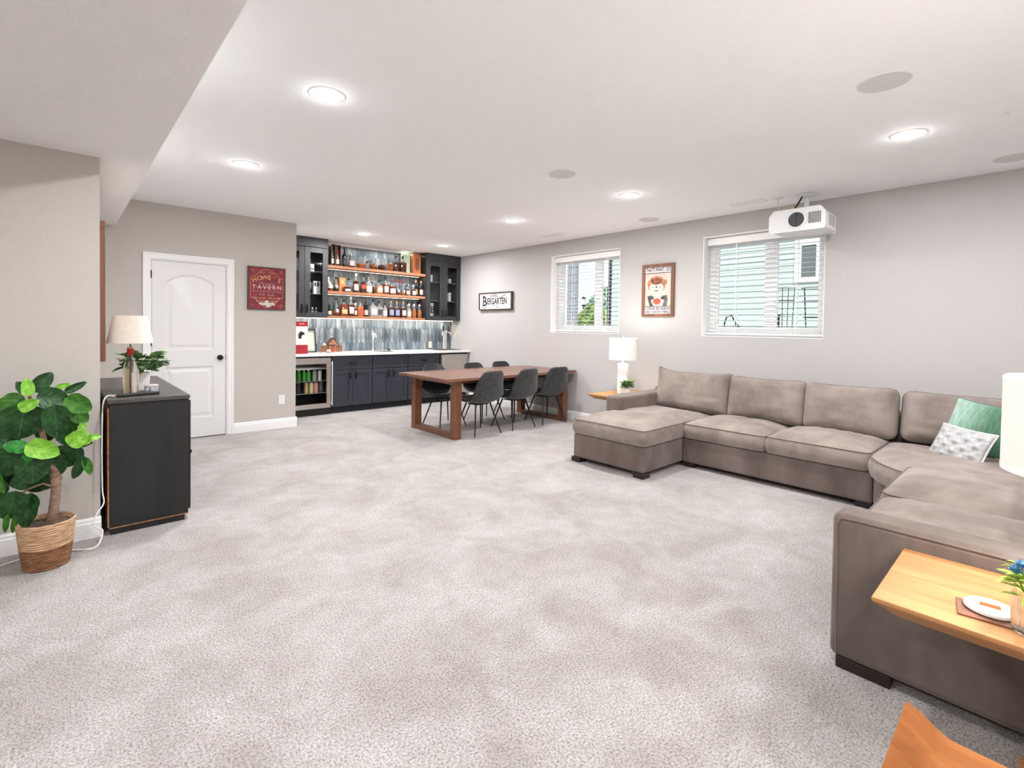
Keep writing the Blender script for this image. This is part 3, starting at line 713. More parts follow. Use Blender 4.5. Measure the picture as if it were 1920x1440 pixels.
for i, (x0, x1, lab) in enumerate(((3.012, 3.660, 'navy base cabinet right of the beverage cooler'), (3.664, 4.300, 'navy sink base cabinet below the faucet'))):
    t = thing('base_cabinet', lab, 'cabinet', (x0, 7.275, 0), 0, 'navy base cabinets'); w = x1-x0
    box(.001, w-.001, 0, .54, .10, .874).build('body', M['navy'], t); box(.001, w-.001, .05, .54, 0, .0995).build('toe_kick', M['toe'], t)
    dr = shaker(.004, w-.004, .667, .862, t, 'drawer_front', M['navy'], .042)
    if i == 0: pull(dr, w/2, .765, False)
    for s in (0, 1):
        dd = shaker(.004 if s == 0 else w/2+.002, w/2-.002 if s == 0 else w-.004, .104, .659, t, 'door', M['navy'])
        pull(dd, w/2+(-.045 if s == 0 else .045), .575)
t = thing('base_cabinet', 'navy three-drawer base cabinet beside the steel kegerator', 'cabinet', (4.304, 7.275, 0), 0, 'navy base cabinets'); w = .632
box(.001, w-.001, 0, .54, .10, .874).build('body', M['navy'], t); box(.001, w-.001, .05, .54, 0, .0995).build('toe_kick', M['toe'], t)
for z0, z1 in ((.104,.375),(.383,.659),(.667,.862)):
    dr = shaker(.004, w-.004, z0, z1, t, 'drawer_front', M['navy'], .042); pull(dr, w/2, (z0+z1)/2, False)
fl = thing('filler_panel', 'narrow navy filler panel left of the beverage cooler', 'panel', (2.287+.003, 7.275, 0)); box(0,.098,0,.03,.0,.874).build('strip', M['navy'], fl)
# beverage cooler
bc = thing('beverage_cooler', 'steel framed glass-door beverage cooler with drinks inside', 'cooler', (2.392, 7.265, 0)); w = .612
cb = MB().box(0, .02, .02, .54, .10, .868).box(w-.02, w, .02, .54, .10, .868).box(.02, w-.02, .02, .54, .10, .13).box(.02, w-.02, .02, .54, .84, .868).box(.02, w-.02, .52, .54, .13, .84)
cb.build('cabinet_shell', M['black'], bc)
box(.0, w, .03, .54, .0, .0995).build('toe_grille', M['black'], bc)
df = MB().box(.004, .075, -.025, .015, .108, .85).box(w-.075, w-.018, -.025, .015, .108, .85).box(.075, w-.075, -.025, .015, .108, .175).box(.075, w-.075, -.025, .015, .765, .85)
dfo = df.build('door_frame', M['steel'], bc, bevel=.002)
box(.075, w-.075, -.006, 0, .175, .765).build('glass_pane', M['winglass'], dfo)
MB().box(w-.014, w-.002, -.055, -.038, .14, .80).box(w-.018, w-.006, -.04, -.02, .17, .19).box(w-.018, w-.006, -.04, -.02, .75, .77).build('handle', M['white'], dfo, bevel=.003)
for z in (.685, .508, .330): 
    m = box(.021, w-.021, .03, .50, z-.004, z); m.build('wire_shelf', M['chrome'], bc)
ll = area('cooler_light', (2.392+.3, 7.45, .83), (0,0,0), .4, .08, 1.6, (1,.97,.92))
# kegerator
kg = thing('kegerator', 'stainless steel kegerator under the counter by the wall', 'appliance', (4.962, 7.265, 0)); w = .60
box(0, w, .02, .54, .0, .868).build('cabinet_shell', M['black'], kg)
box(.006, w-.012, -.02, .018, .09, .845).build('steel_door', M['steel'], kg, bevel=.004)
box(.012, .03, -.045, -.021, .55, .80).build('handle', M['chrome'], kg, bevel=.004)
# upper cabinets
def upper(x0, x1, label, split):
    t = thing('upper_cabinet', label, 'cabinet', (x0, 7.553, 1.452), 0, 'charcoal glass-front upper cabinets'); w = x1-x0; D = YB-7.553-.013; H = 1.06
    m = MB().box(0,.018,0,D,0,H).box(w-.018,w,0,D,0,H).box(.018,w-.018,0,D,0,.02).box(.018,w-.018,0,D,H-.02,H)
    m.build('carcass', M['char'], t); box(.018,w-.018,D-.008,D,.02,H-.02).build('back_panel', M['char'], t)
    box(-.0,w,-.022,D,H,CZ-1.452-.002).build('crown', M['char'], t, bevel=.004)
    for z in (.36,.70): box(.019,w-.019,.01,D-.01,z-.008,z).build('glass_shelf', plain('shelf_glass', (.75,.8,.8), .05, trans=.8, alpha=.7), t)
    for k, (a, b) in enumerate(((.002, split-.002), (split+.002, w-.002))):
        r = .082; dm = MB().box(a,a+r,-.02,-.001,.004,H-.004).box(b-r,b,-.02,-.001,.004,H-.004).box(a+r,b-r,-.02,-.001,.004,.078).box(a+r,b-r,-.02,-.001,H-.082,H-.004)
        d = dm.build('door', M['char'], t, bevel=.002)
        box(a+r,b-r,-.012,-.009,.078,H-.082).build('glass_pane', M['winglass'], d)
        pull(d, b-.035 if k == 0 else a+.035, .13)
    return t
upper(XA+.002, 3.052, 'left charcoal glass-front upper cabinet beside the shelves', .408)
upper(4.828, XR-.002, 'right charcoal glass-front upper cabinet in wall corner', .372)
# shelves with led strips
for z0, z1, lab in ((2.228,2.272,'top thick wooden bar shelf'), (1.828,1.872,'middle thick wooden bar shelf'), (1.450,1.486,'bottom thick wooden bar shelf with light beneath')):
    t = thing('bar_shelf', lab, 'shelf', (3.94, 7.69, z0), 0, 'wooden bar shelves')
    box(-.883, .885, -.13, YB-.012-7.69, 0, z1-z0).build('board', M['shelfwood'], t, bevel=.004)
    if z0 > 1.6: box(-.86, .86, .05, .058, -.005, -.0005).build('led_strip', M['led'], t); l = area('shelf_led', (3.94, 7.68, z0-.012), (0,0,0), 1.7, .02, SHELF_LED*.22, (1,.88,.74))
un = thing('led_strip', 'warm glowing light strip under the bar shelf and cabinets', 'light strip', (3.94, 7.72, 1.449))
box(-1.3, 1.6, -.006, .006, -.010, -.0005).build('strip', M['led'], un)
area('under_shelf_led', (3.94, 7.72, 1.43), (math.radians(12),0,0), 3.0, .02, SHELF_LED, (1,.90,.78))
area('top_shelf_led', (3.94, 7.74, CZ-.04), (math.radians(-15),0,0), 1.7, .02, SHELF_LED*.3, (1,.93,.85))
# ------------------------------------------------------------------ bottles
GL = dict(amber=plain('amber_whiskey', (.20,.055,.012), .08, coat=.5), dark=plain('dark_bourbon', (.055,.014,.006), .08, coat=.5), red=plain('red_brown_spirit', (.14,.020,.010), .08, coat=.5),
          black=plain('black_bottle_glass', (.006,.006,.007), .08, coat=.5), green=plain('dark_green_glass', (.008,.02,.012), .08, coat=.5), clear=plain('pale_clear_spirit', (.55,.52,.48), .06, coat=.5, trans=.5), blue=plain('blue_black_glass', (.012,.016,.05), .08, coat=.5), honey=plain('honey_spirit', (.34,.12,.03), .08, coat=.5))
CAP = dict(black=M['black'], red=plain('red_wax', (.38,.012,.02), .3), gold=plain('gold_foil', (.60,.42,.20), .35, metal=.5), cork=plain('cork', (.42,.26,.14), .8), white=M['paper'], brown=plain('brown_cap', (.16,.07,.035), .5), glass=M['glass'], silver=M['chrome'])
LAB = dict(cream=plain('cream_label', (.66,.58,.45), .7), white=M['paper'], red=plain('red_label', (.42,.05,.03), .6), gold=plain('gold_label', (.50,.35,.15), .5), blue=plain('blue_label', (.22,.27,.42), .6), dark=plain('dark_label', (.05,.04,.04), .6), pink=plain('pink_label', (.62,.42,.38), .7), grey=plain('grey_label', (.45,.42,.40), .6))
NECK = plain('bottle_neck_glass', (.62,.64,.63), .05, trans=.75, coat=.3)
def rrect(hx, hy, r, n=3):
    o = []
    for cx, cy, a0 in ((hx-r,hy-r,0),(-hx+r,hy-r,PI/2),(-hx+r,-hy+r,PI),(hx-r,-hy+r,1.5*PI)):
        for k in range(n+1): a = a0+PI/2*k/n; o.append((cx+r*math.cos(a), cy+r*math.sin(a)))
    return o
def loft(rings):
    n = len(rings[0][0]); vs = []; fs = []
    for pts, z in rings: vs += [(p[0], p[1], z) for p in pts]
    for i in range(len(rings)-1):
        for k in range(n): fs.append((i*n+k, i*n+(k+1) % n, (i+1)*n+(k+1) % n, (i+1)*n+k))
    fs.append(tuple(range(n-1,-1,-1))); fs.append(tuple((len(rings)-1)*n+k for k in range(n)))
    return MB().add(vs, fs)
def bottle(loc, w, h, form, liq, cap, lab, label, group, rz=0.0, name='liquor_bottle'):
    t = thing(name, label, 'bottle', loc, rz, group); r = w/2
    ch = min(.05, h*.14); nr = min(.013, r*.45)
    if form == 'round':
        hb = h*.60
        MB().lathe([(r*.9,0),(r,.006),(r,hb*.9),(r*.93,hb)], 20).build('liquid_body', GL[liq], t, smooth=True)
        MB().lathe([(r*.93,hb),(r*.6,hb+h*.07),(nr*1.2,hb+h*.13),(nr,h-ch)], 20).build('neck', NECK if liq not in ('black','green','blue') else GL[liq], t, smooth=True)
    elif form == 'square':
        hb = h*.60; d = r*.75
        loft([(rrect(r*.95,d*.95,r*.2),0),(rrect(r,d,r*.2),.006),(rrect(r,d,r*.2),hb*.93),(rrect(r*.9,d*.9,r*.3),hb)]).build('liquid_body', GL[liq], t, smooth=True)
        MB().lathe([(r*.72,hb-.004),(r*.5,hb+h*.06),(nr*1.2,hb+h*.11),(nr,h-ch)], 16).build('neck', NECK if liq not in ('black','green','blue') else GL[liq], t, smooth=True)
    elif form == 'cone':
        hb = h*.55
        MB().lathe([(r,0),(r,.008),(r*.86,hb*.55)], 20).build('liquid_body', GL[liq], t, smooth=True)
        MB().lathe([(r*.86,hb*.55),(r*.55,hb),(nr,hb+h*.10),(nr,h-ch)], 20).build('neck', NECK, t, smooth=True)
    elif form == 'globe':
        hb = min(w*.95, h*.72); prof = [(r*.45,0)]+[(max(r*math.sin(PI*(.16+.66*k/8)), r*.3), hb*(k+1)/9*.86) for k in range(9)]
        MB().lathe(prof, 20).build('liquid_body', GL[liq], t, smooth=True)
        MB().lathe([(r*.45,hb*.84),(nr*1.1,hb*.95),(nr,h-ch)], 16).build('neck', NECK, t, smooth=True)
    elif form == 'bell':
        hb = h*.62
        MB().lathe([(r*.95,0),(r,.01),(r*.92,hb*.5),(r*.72,hb*.85),(r*.3,hb)], 20).build('liquid_body', GL[liq], t, smooth=True)
        MB().lathe([(r*.3,hb),(nr,hb+.01),(nr,h-ch)], 16).build('neck', NECK, t, smooth=True)
    elif form == 'barrel':
        hb = h*.58
        MB().lathe([(r*.82,0),(r,hb*.35),(r,hb*.65),(r*.82,hb)], 20).build('liquid_body', GL[liq], t, smooth=True)
        for z in (.15,.42,.62,.85): MB().lathe([(r*1.0,hb*z-.004),(r*1.03,hb*z),(r*1.0,hb*z+.004)], 20).build('hoop', CAP['brown'], t, smooth=True)
        MB().lathe([(r*.5,hb),(nr,hb+.02),(nr,h-ch)], 16).build('neck', NECK, t, smooth=True)
    elif form == 'squat':
        hb = h*.72
        loft([(rrect(r,r*.6,r*.25),0),(rrect(r,r*.6,r*.25),hb*.85),(rrect(r*.7,r*.45,r*.25),hb)]).build('liquid_body', GL[liq], t, smooth=True)
        MB().lathe([(r*.4,hb),(nr*1.3,hb+.008),(nr*1.3,h-ch)], 14).build('neck', NECK, t, smooth=True)
    elif form == 'cyl':
        hb = h*.80
        MB().lathe([(r*.95,0),(r,.006),(r,hb),(r*.75,hb+h*.06),(r*.4,hb+h*.09)], 20).build('liquid_body', GL[liq], t, smooth=True)
        MB().lathe([(r*.4,hb+h*.09),(nr,h-ch)], 14).build('neck', GL[liq], t, smooth=True)
    cm = CAP[cap]
    if form == 'globe' or cap == 'glass': MB().lathe([(nr,h-ch-.002),(nr*1.1,h-ch*.8),(nr*1.9,h-ch*.45),(nr*1.4,h-.003),(0,h)], 14).build('stopper', cm, t, smooth=True)
    elif cap == 'red': MB().lathe([(nr*1.05,h-ch-.03),(nr*1.2,h-ch),(nr*1.9,h-ch*.5),(nr*1.6,h-.004),(0,h)], 14).build('wax_top', cm, t, smooth=True)
    else: MB().lathe([(nr*1.15,h-ch-.004),(nr*1.25,h-ch),(nr*1.25,h-.002),(nr*1.1,h)], 14).build('cap', cm, t, smooth=True)
    if lab:
        hb = h*.58; lm = LAB[lab]
        if form in ('square', 'squat'):
            d = r*.75 if form == 'square' else r*.6
            box(-r*.72, r*.72, -d-.0015, -d+.001, hb*.22, hb*.80 if form == 'square' else hb*.7).build('label', lm, t)
        elif form in ('round', 'cyl', 'bell', 'cone', 'barrel'):
            k = {'round':1,'cyl':1,'bell':.93,'cone':.95,'barrel':1.0}[form]
            MB().surf(lambda u, v: (r*k*1.012*math.sin((u-.5)*2.3), -r*k*1.012*math.cos((u-.5)*2.3), hb*(.2+.55*v)), 10, 1).build('label', lm, t, smooth=True)
        else: 
            box(-r*.3, r*.3, -r-.002, -r+.004, hb*.35, hb*.65).build('label', lm, t)
    return t
YF, YK = 7.635, 7.745
SHT, SHM, SHB = 2.2725, 1.8725, 1.4865
ORD = ['first','second','third','fourth','fifth','sixth','seventh','eighth','ninth','tenth','eleventh','twelfth','thirteenth','fourteenth','fifteenth','sixteenth','seventeenth','eighteenth','nineteenth','twentieth']
def presentation_box(x, w, h, label, bl, bc_, blab):
    t = thing('presentation_box', label, 'box', (x, YF+.03, SHT), 0, 'wooden presentation boxes on the top shelf'); d = .10; m = M['darkframe']
    for b_ in ((-w/2,-w/2+.006,-.04,d-.04,0,h),(w/2-.006,w/2,-.04,d-.04,0,h),(-w/2+.006,w/2-.006,-.04,d-.04,0,.008),(-w/2+.006,w/2-.006,-.04,d-.04,h-.008,h)): box(*b_).build('side', m, t)
    box(-w/2+.006,w/2-.006,d-.048,d-.04,.008,h-.008).build('back', M['framebrown'], t)
    bottle((x, YF+.03, SHT+.0085), w*.72, h*.72, 'round', bl, bc_, blab, 'small bottle inside '+label.split(',')[0], 'boxed bottles on the top shelf')
presentation_box(3.17, .070, .335, 'left dark wooden bottle box, against the left cabinet', 'dark', 'brown', 'cream')
presentation_box(3.25, .080, .332, 'right dark wooden bottle box, next to the black bottle', 'red', 'red', 'cream')
G1, G2, G3 = 'bottles on the top bar shelf', 'bottles on the middle bar shelf', 'bottles on the bottom bar shelf'
top = [(3.365,.077,.308,'round','black','black','dark','tall dark bottle with black cap beside the wooden boxes'),
 (3.485,.104,.251,'cone','dark','glass','pink','cone-shaped decanter with pale stopper and pink label on top shelf'),
 (3.86,.125,.17,'globe','amber','glass',None,'left round globe decanter on the top shelf'),
 (4.01,.125,.163,'globe','dark','glass',None,'right round globe decanter on the top shelf'),
 (4.285,.088,.277,'square','dark','black',None,'left of two tall dark bottles before the green box'),
 (4.415,.112,.285,'square','dark','black',None,'right of two tall dark bottles before the green box')]
for x, w, h, fm, lq, cp, lb, la in top: bottle((x, YF+.02, SHT), w, h, fm, lq, cp, lb, la, G1)
bottle((3.935, YK, SHT), .08, .19, 'globe', 'amber', 'glass', None, 'small globe decanter behind two larger globe decanters', G1)
sk = thing('pan_decanter', 'low pan-shaped decanter with angled black cork on top shelf', 'bottle', (3.65, YF+.02, SHT), 0, G1)
MB().lathe([(.055,0),(.06,.01),(.079,.05),(.076,.075),(.05,.082)], 24).build('liquid_body', GL['amber'], sk, smooth=True)
MB().tube([(.05,0,.07),(.085,0,.10)], [.016,.013], 10).build('neck', NECK, sk); MB().tube([(.083,0,.098),(.115,0,.128)], .016, 10).build('cork', M['black'], sk)
cn = thing('canteen_bottle', 'tilted flat round canteen bottle with copper rim', 'bottle', (4.165, YF+.01, SHT), .2, G1)
m = MB().lathe([(0,-.022),(.055,-.022),(.066,-.012),(.066,.012),(.055,.022),(0,.022)], 28); m.v = [(x, z, y+.067) for x, y, z in m.v]; m.build('liquid_body', GL['amber'], cn, smooth=True)
m = MB().tube([(.068*math.cos(2*PI*k/28), 0, .068+.068*math.sin(2*PI*k/28)) for k in range(29)], .006, 6); m.build('copper_rim', CAP['cork'], cn, smooth=True)
MB().lathe([(.010,.133),(.010,.145),(.016,.150),(0,.156)], 12).build('stopper', CAP['gold'], cn, smooth=True)
gb = thing('gift_box', 'pale green upright gift box on the top shelf', 'box', (4.535, YK+.02, SHT)); box(-.085,.075,-.03,.03,0,.335).build('carton', plain('pale_green_card', (.46,.60,.45), .6), gb, bevel=.002); box(-.05,.05,-.0315,-.03,.15,.17).build('printed_line', LAB['cream'], gb)
wb = thing('gift_box', 'orange wooden box with dark carved oval on top shelf', 'box', (4.70, YF+.06, SHT)); box(-.075,.075,-.05,.05,0,.352).build('carton', noisy('orange_wood_box', (.36,.10,.03), (.46,.15,.045), 12, .5), wb, bevel=.003)
MB().prism([(.045*math.cos(2*PI*k/24), .17+.115*math.sin(2*PI*k/24)) for k in range(24)], 'y', -.053, -.05).build('carved_oval', noisy('dark_carving', (.08,.025,.012), (.22,.07,.03), 50, .7, .5, .01), wb)
mid = [(3.228,.085,.228,'globe','green','black','blue','round dark green bottle'),(3.272,.055,.235,'round','honey','black','white','slim amber bottle with dark cap'),
 (3.41,.125,.125,'squat','dark','brown','grey','low squat dark bottle with grey label'),(3.475,.09,.233,'globe','blue','black','grey','round blue-black bottle'),
 (3.56,.087,.315,'round','dark','white','pink','tall clear-necked bottle with pink label'),(3.69,.112,.318,'bell','dark','black','red','bell-shaped dark bottle with red band'),
 (3.81,.107,.29,'round','clear','glass','white','clear bottle with wide white label'),(3.97,.115,.234,'square','honey','black','white','stout amber jar bottle with black cap'),
 (4.09,.10,.30,'square','red','black','cream','tall square bottle with large cream label'),(4.22,.108,.245,'round','red','brown','white','round-shouldered red-brown bottle with white label'),
 (4.325,.083,.258,'globe','red','red','white','first bottle with round red wax top'),(4.43,.083,.258,'globe','honey','red','cream','second bottle with round red wax top'),
 (4.505,.056,.195,'square','dark','black','pink','small dark-capped bottle with pink label'),(4.56,.056,.205,'round','clear','silver','white','small clear bottle with silver cap'),
 (4.632,.083,.197,'square','dark','white','white','short dark bottle with white neck band'),(4.71,.075,.290,'round','black','gold','gold','left tall black bottle with gold neck'),(4.79,.076,.282,'round','black','gold','pink','right tall black bottle with gold neck')]
for i, (x, w, h, fm, lq, cp, lb, la) in enumerate(mid): bottle((x, YF+.02+(.088 if i in (1, 3) else .05 if i in (6, 13, 15) else 0), SHM), w, h, fm, lq, cp, lb, la+' on the middle shelf', G2)
hd = thing('horn_decanter', 'cream and gold horn-shaped decanter at left end of middle shelf', 'bottle', (3.135, YF+.03, SHM), 0, G2)
MB().lathe([(.045,0),(.048,.035),(.042,.045)], 18).build('base_liquid', GL['red'], hd, smooth=True); MB().tube([(.0,0,.04),(.015,0,.08),(-.01,0,.12),(-.03,0,.17),(-.02,0,.22)], [.042,.036,.024,.018,.01], 12).build('horn', LAB['cream'], hd, smooth=True)
ob = thing('gift_box', 'orange gift box behind bottles on the middle shelf', 'box', (3.358, YK, SHM)); box(-.05,.05,-.035,.035,0,.232).build('carton', plain('orange_card', (.48,.19,.06), .6), ob, bevel=.002); MB().prism([(.03*math.cos(2*PI*k/16), .16+.03*math.sin(2*PI*k/16)) for k in range(16)], 'y', -.037, -.035).build('printed_medallion', LAB['gold'], ob)
bottle((3.885, YK, SHM), .065, .206, 'round', 'red', 'black', None, 'small red-brown bottle behind the clear labelled bottle, middle shelf', G2)
bot = [(3.125,.062,.17,'round','green','black','cream','small dark green bottle'),(3.23,.105,.285,'globe','amber','black','cream','round amber bottle with cream label'),
 (3.36,.118,.265,'squat','red','green_','gold','wide red-brown bottle with gold centre label'),(3.475,.105,.318,'square','dark','white','grey','tall dark bottle with white stopper'),
 (3.553,.056,.215,'round','dark','white','pink','slim short dark bottle'),(3.635,.094,.28,'square','honey','brown','red','square amber bottle with red label'),
 (3.735,.077,.245,'cyl','black','black','pink','plain black cylinder bottle'),(3.86,.128,.292,'square','clear','black','white','broad white etched bottle'),
 (3.975,.105,.275,'square','clear','black','dark','white bottle with dark round medallion'),(4.08,.08,.245,'round','clear','black','white','small clear bottle with black top'),
 (4.19,.105,.282,'square','dark','gold','blue','gold-capped dark bottle with blue label, leftmost of three'),(4.305,.105,.278,'square','dark','gold','blue','gold-capped dark bottle with blue label, middle of three'),
 (4.43,.105,.276,'square','dark','gold','grey','gold-capped dark bottle with grey label, rightmost of three'),(4.545,.09,.25,'round','clear','white','pink','pale pink-labelled bottle'),
 (4.65,.084,.247,'barrel','honey','white',None,'left barrel-shaped bottle with hoops'),(4.76,.080,.247,'barrel','honey','white',None,'right barrel-shaped bottle with hoops')]
for i, (x, w, h, fm, lq, cp, lb, la) in enumerate(bot): bottle((x, YF+.015, SHB), w, h, fm, lq, cp if cp in CAP else 'black', lb, la+' on the bottom shelf', G3)
for x, w, h, la in ((4.59,.05,.30,'tall narrow bottle behind the pink-labelled bottle, bottom shelf'),(4.70,.046,.292,'tall narrow bottle behind and between the barrel bottles'),(3.80,.036,.248,'thin dark bottle behind the white etched bottle'),(4.03,.05,.26,'dark narrow bottle behind the medallion bottle'),(4.80,.045,.285,'tall narrow bottle in the right back corner of bottom shelf'),(3.30,.05,.24,'slim dark bottle in the back row, left end of bottom shelf'),(3.58,.05,.27,'slim pale-topped bottle in the back row of bottom shelf')):
    bottle((x, YK+.03, SHB), w, h, 'round', 'dark', 'black', None, la, G3)
# ------------------------------------------------------------------ cabinet contents
CG = dict(tumb=[(.030,0),(.034,.09),(.032,.09),(.028,.006),(0,.006)])
def tumbler(x, y, z, label, r=.032, h=.09, group='glasses in the upper cabinets'):
    t = thing('drinking_glass', label, 'glass', (x, y, z), 0, group)
    MB().lathe([(r*.88,0),(r,h),(r*.94,h),(r*.82,.008),(0,.008)], 18).build('glass_wall', M['tumbler'], t, smooth=True)
def stem(x, y, z, label):
    t = thing('stemmed_glass', label, 'glass', (x, y, z), 0, 'glasses in the upper cabinets')
    MB().lathe([(.03,0),(.028,.003),(.004,.008),(.004,.07),(.03,.10),(.035,.14),(.028,.18),(.026,.18),(.033,.14),(.027,.10),(0,.075)], 18).build('glass_wall', M['tumbler'], t, smooth=True)
zs = (1.4725, 1.8125, 2.1525)
YC = 7.70
for k, x in enumerate((2.81, 2.875, 2.935)): bottle((x, YC, zs[0]), .045, .135, 'round', 'clear', 'red' if k == 0 else 'white', 'white', ['left','middle','right'][k]+' of three small white bottles in the left cabinet', 'small bottles in the left cabinet')
bottle((2.83, 7.77, zs[0]), .05, .2, 'round', 'green', 'black', None, 'dark green bottle behind small white bottles in left cabinet', 'small bottles in the left cabinet')
stem(2.82, YC, zs[1], 'left stemmed glass on left cabinet middle shelf'); stem(2.875, 7.77, zs[1], 'right stemmed glass on left cabinet middle shelf')
bx_ = thing('white_carton', 'white carton with black print in the left cabinet', 'box', (2.935, YC, zs[1]+.0005)); box(-.05,.05,-.03,.03,0,.20).build('carton', M['paper'], bx_); box(-.04,-.015,-.0312,-.03,.12,.18).build('printed_mark', M['ink'], bx_); box(.0,.03,-.0312,-.03,.12,.18).build('printed_mark', M['ink'], bx_)
bx_ = thing('glassware_box', 'folded white-and-green glassware box on left cabinet top shelf', 'box', (2.84, YC, zs[2]+.0005)); box(-.05,.05,-.03,.03,0,.12).build('carton', M['paper'], bx_); MB().add([(-.05,-.031,.0),(.05,-.031,.03),(.05,-.031,.05),(-.05,-.031,.09)], [(0,1,2,3)]).build('printed_swoosh', plain('green_grey_print', (.25,.33,.3), .6), bx_)
tumbler(2.50, YC, zs[1], 'glass behind the hidden left door of left cabinet', .03, .12); tumbler(2.58, YC, zs[0], 'tall glass at bottom of left cabinet behind left door', .03, .16)
for k, x in enumerate((4.95, 5.03)): tumbler(x, YC, zs[2], ['left','right'][k]+' tumbler on the right cabinet top shelf, left door', .033, .13)
pb = thing('amber_tumbler', 'amber and white striped glass on right cabinet top shelf', 'glass', (4.99, 7.76, zs[2]), 0, 'glasses in the upper cabinets'); MB().lathe([(.028,0),(.032,.13),(0,.13)], 16).build('glass_wall', GL['honey'], pb, smooth=True)
for k, x in enumerate((5.31, 5.38, 5.45)): tumbler(x, YC, zs[2], ['left','middle','right'][k]+' short glass on right cabinet top shelf, right door', .03, .09)
for k, x in enumerate((5.33, 5.39, 5.45)): tumbler(x, YC, zs[1], ['left','middle','right'][k]+' tall glass on right cabinet middle shelf', .03, .17)
for k, x in enumerate((5.31, 5.37, 5.43)): tumbler(x, YC, zs[0], ['left','middle','right'][k]+' small glass at bottom right of right cabinet', .026, .06)
dc = thing('etched_pitcher', 'tall glass pitcher with black ornate letter in right cabinet', 'pitcher', (5.03, YC, zs[0])); MB().lathe([(.055,0),(.058,.30),(.054,.30),(.051,.01),(0,.01)], 22).build('glass_wall', plain('frosted_glass', (.62,.62,.62), .3, trans=.3), dc, smooth=True)
text('B', .17, M['ink'], dc, (0, -.060, .17), DW, bold=.003); text('A', .06, M['ink'], dc, (0, -.060, .05), DW)
for k, (x, h) in enumerate(((4.94,.42),(5.115,.36))): stem(x, 7.77, zs[0]+.0, ['left','right'][k]+' stemmed glass behind the pitcher in right cabinet')
# ------------------------------------------------------------------ cooler contents
def can_(x, z, mat, label, r=.033, h=.122, y=7.40):
    t = thing('drink_can', label, 'can', (x, y, z), 0, 'drink cans in the beverage cooler')
    MB().lathe([(r*.8,0),(r,.008),(r,h-.01),(r*.82,h-.002)], 18).build('can_wall', mat, t, smooth=True); MB().lathe([(r*.82,h-.002),(r*.8,h),(r*.76,h-.003),(0,h-.003)], 18).build('can_lid', M['chrome'], t)
grn = plain('bright_green_glass', (.03,.22,.02), .08, coat=.5, emit=(.02,.15,.01), es=.0); GL['bgreen'] = grn
for k, x in enumerate((2.50, 2.575, 2.65, 2.715)): bottle((x, 7.40, .5085), .062, .165, 'cyl', 'bgreen', 'silver', 'cream' if k == 0 else None, ORD[k]+' green bottle from left in the beverage cooler', 'green bottles in the beverage cooler')
can_(2.80, .5085, plain('grey_can', (.30,.31,.30), .3, metal=.5), 'dark grey can on the cooler middle shelf', .033, .15); can_(2.88, .5085, plain('silver_can', (.55,.56,.50), .3, metal=.6), 'silver can at the right end of cooler middle shelf', .033, .15)
for x, mat, la in ((2.49, plain('blue_grey_can', (.20,.22,.28), .35, metal=.5), 'blue-grey can at left of the cooler lower shelf'),(2.57, plain('black_can', (.03,.03,.035), .35, metal=.3), 'black can on the cooler lower shelf'),(2.68, plain('gold_can', (.50,.40,.20), .3, metal=.6), 'gold can on the cooler lower shelf'),(2.755, plain('pale_gold_can', (.66,.58,.30), .3, metal=.5), 'pale gold can on the cooler lower shelf'),(2.825, plain('pink_can', (.60,.28,.24), .35, metal=.3), 'pink can on the cooler lower shelf'),(2.90, plain('dark_can', (.08,.06,.07), .35), 'dark can with red mark on cooler lower shelf')):
    can_(x, .3305, mat, la, .033, .15)
# ------------------------------------------------------------------ on the counter
CT = .9145
rb = thing('bottle_gift_box', 'red and white gift package with window beside picture frame', 'box', (2.60, 7.40, CT))
box(-.085,.085,-.05,.05,.0,.13).build('red_base', M['red'], rb, bevel=.003); box(-.082,.082,-.047,.047,.13,.40).build('window_sleeve', M['paper'], rb); box(-.085,.085,-.05,.05,.40,.47).build('red_lid', M['red'], rb, bevel=.003)
box(-.04,.03,-.0515,-.050,.432,.440).build('printed_line', M['paper'], rb); MB().prism([(-.05,.29),(-.02,.33),(.03,.31),(.04,.28),(.0,.27),(-.01,.22),(-.05,.22)], 'y', -.0485, -.047).build('printed_figure', M['ink'], rb)
pf = thing('picture_frame', 'black standing picture frame with botanical print on counter', 'picture', (2.82, 7.66, CT), .25)
pf.rotation_euler = (-.14, 0, .1)
for b_ in ((-.11,-.095,-.01,.01,0,.36),(.095,.11,-.01,.01,0,.36),(-.095,.095,-.01,.01,0,.015),(-.095,.095,-.01,.01,.345,.36)): box(*b_).build('frame_strip', M['black'], pf)
box(-.095,.095,-.004,.006,.015,.345).build('grey_mat', plain('grey_mat', (.42,.43,.45), .8), pf); box(-.07,.07,-.006,-.004,.045,.315).build('print_sheet', LAB['cream'], pf)
MB().tube([(-.03,-.0065,.12),(-.01,-.0065,.19),(.04,-.0065,.22)], .002, 5).build('printed_stem', LAB['grey'], pf); MB().prism([(-.05,.22),(-.02,.27),(.0,.23),(-.03,.2)], 'y', -.0068, -.006).build('printed_leaf', LAB['grey'], pf)
ch_ = thing('model_cabin', 'small wooden model cabin with porch on the counter', 'ornament', (3.10, 7.50, CT)); cbw = noisy('cabin_wood', (.22,.09,.04), (.45,.22,.11), 40, .6)
box(-.17,.17,-.07,.07,0,.012).build('base', LAB['grey'], ch_); box(-.05,.06,-.04,.05,.012,.13).build('main_house', cbw, ch_); box(-.15,-.05,-.03,.05,.012,.10).build('left_wing', cbw, ch_); box(.06,.15,-.03,.05,.012,.11).build('right_wing', cbw, ch_)
MB().prism([(-.075,.125),(.085,.125),(.005,.215)], 'y', -.055, .055).build('gable', cbw, ch_); MB().prism([(-.085,.12),(.005,.222),(.095,.12),(.095,.13),(.005,.236),(-.085,.13)], 'y', -.06, .06).build('roof', M['darkframe'], ch_)
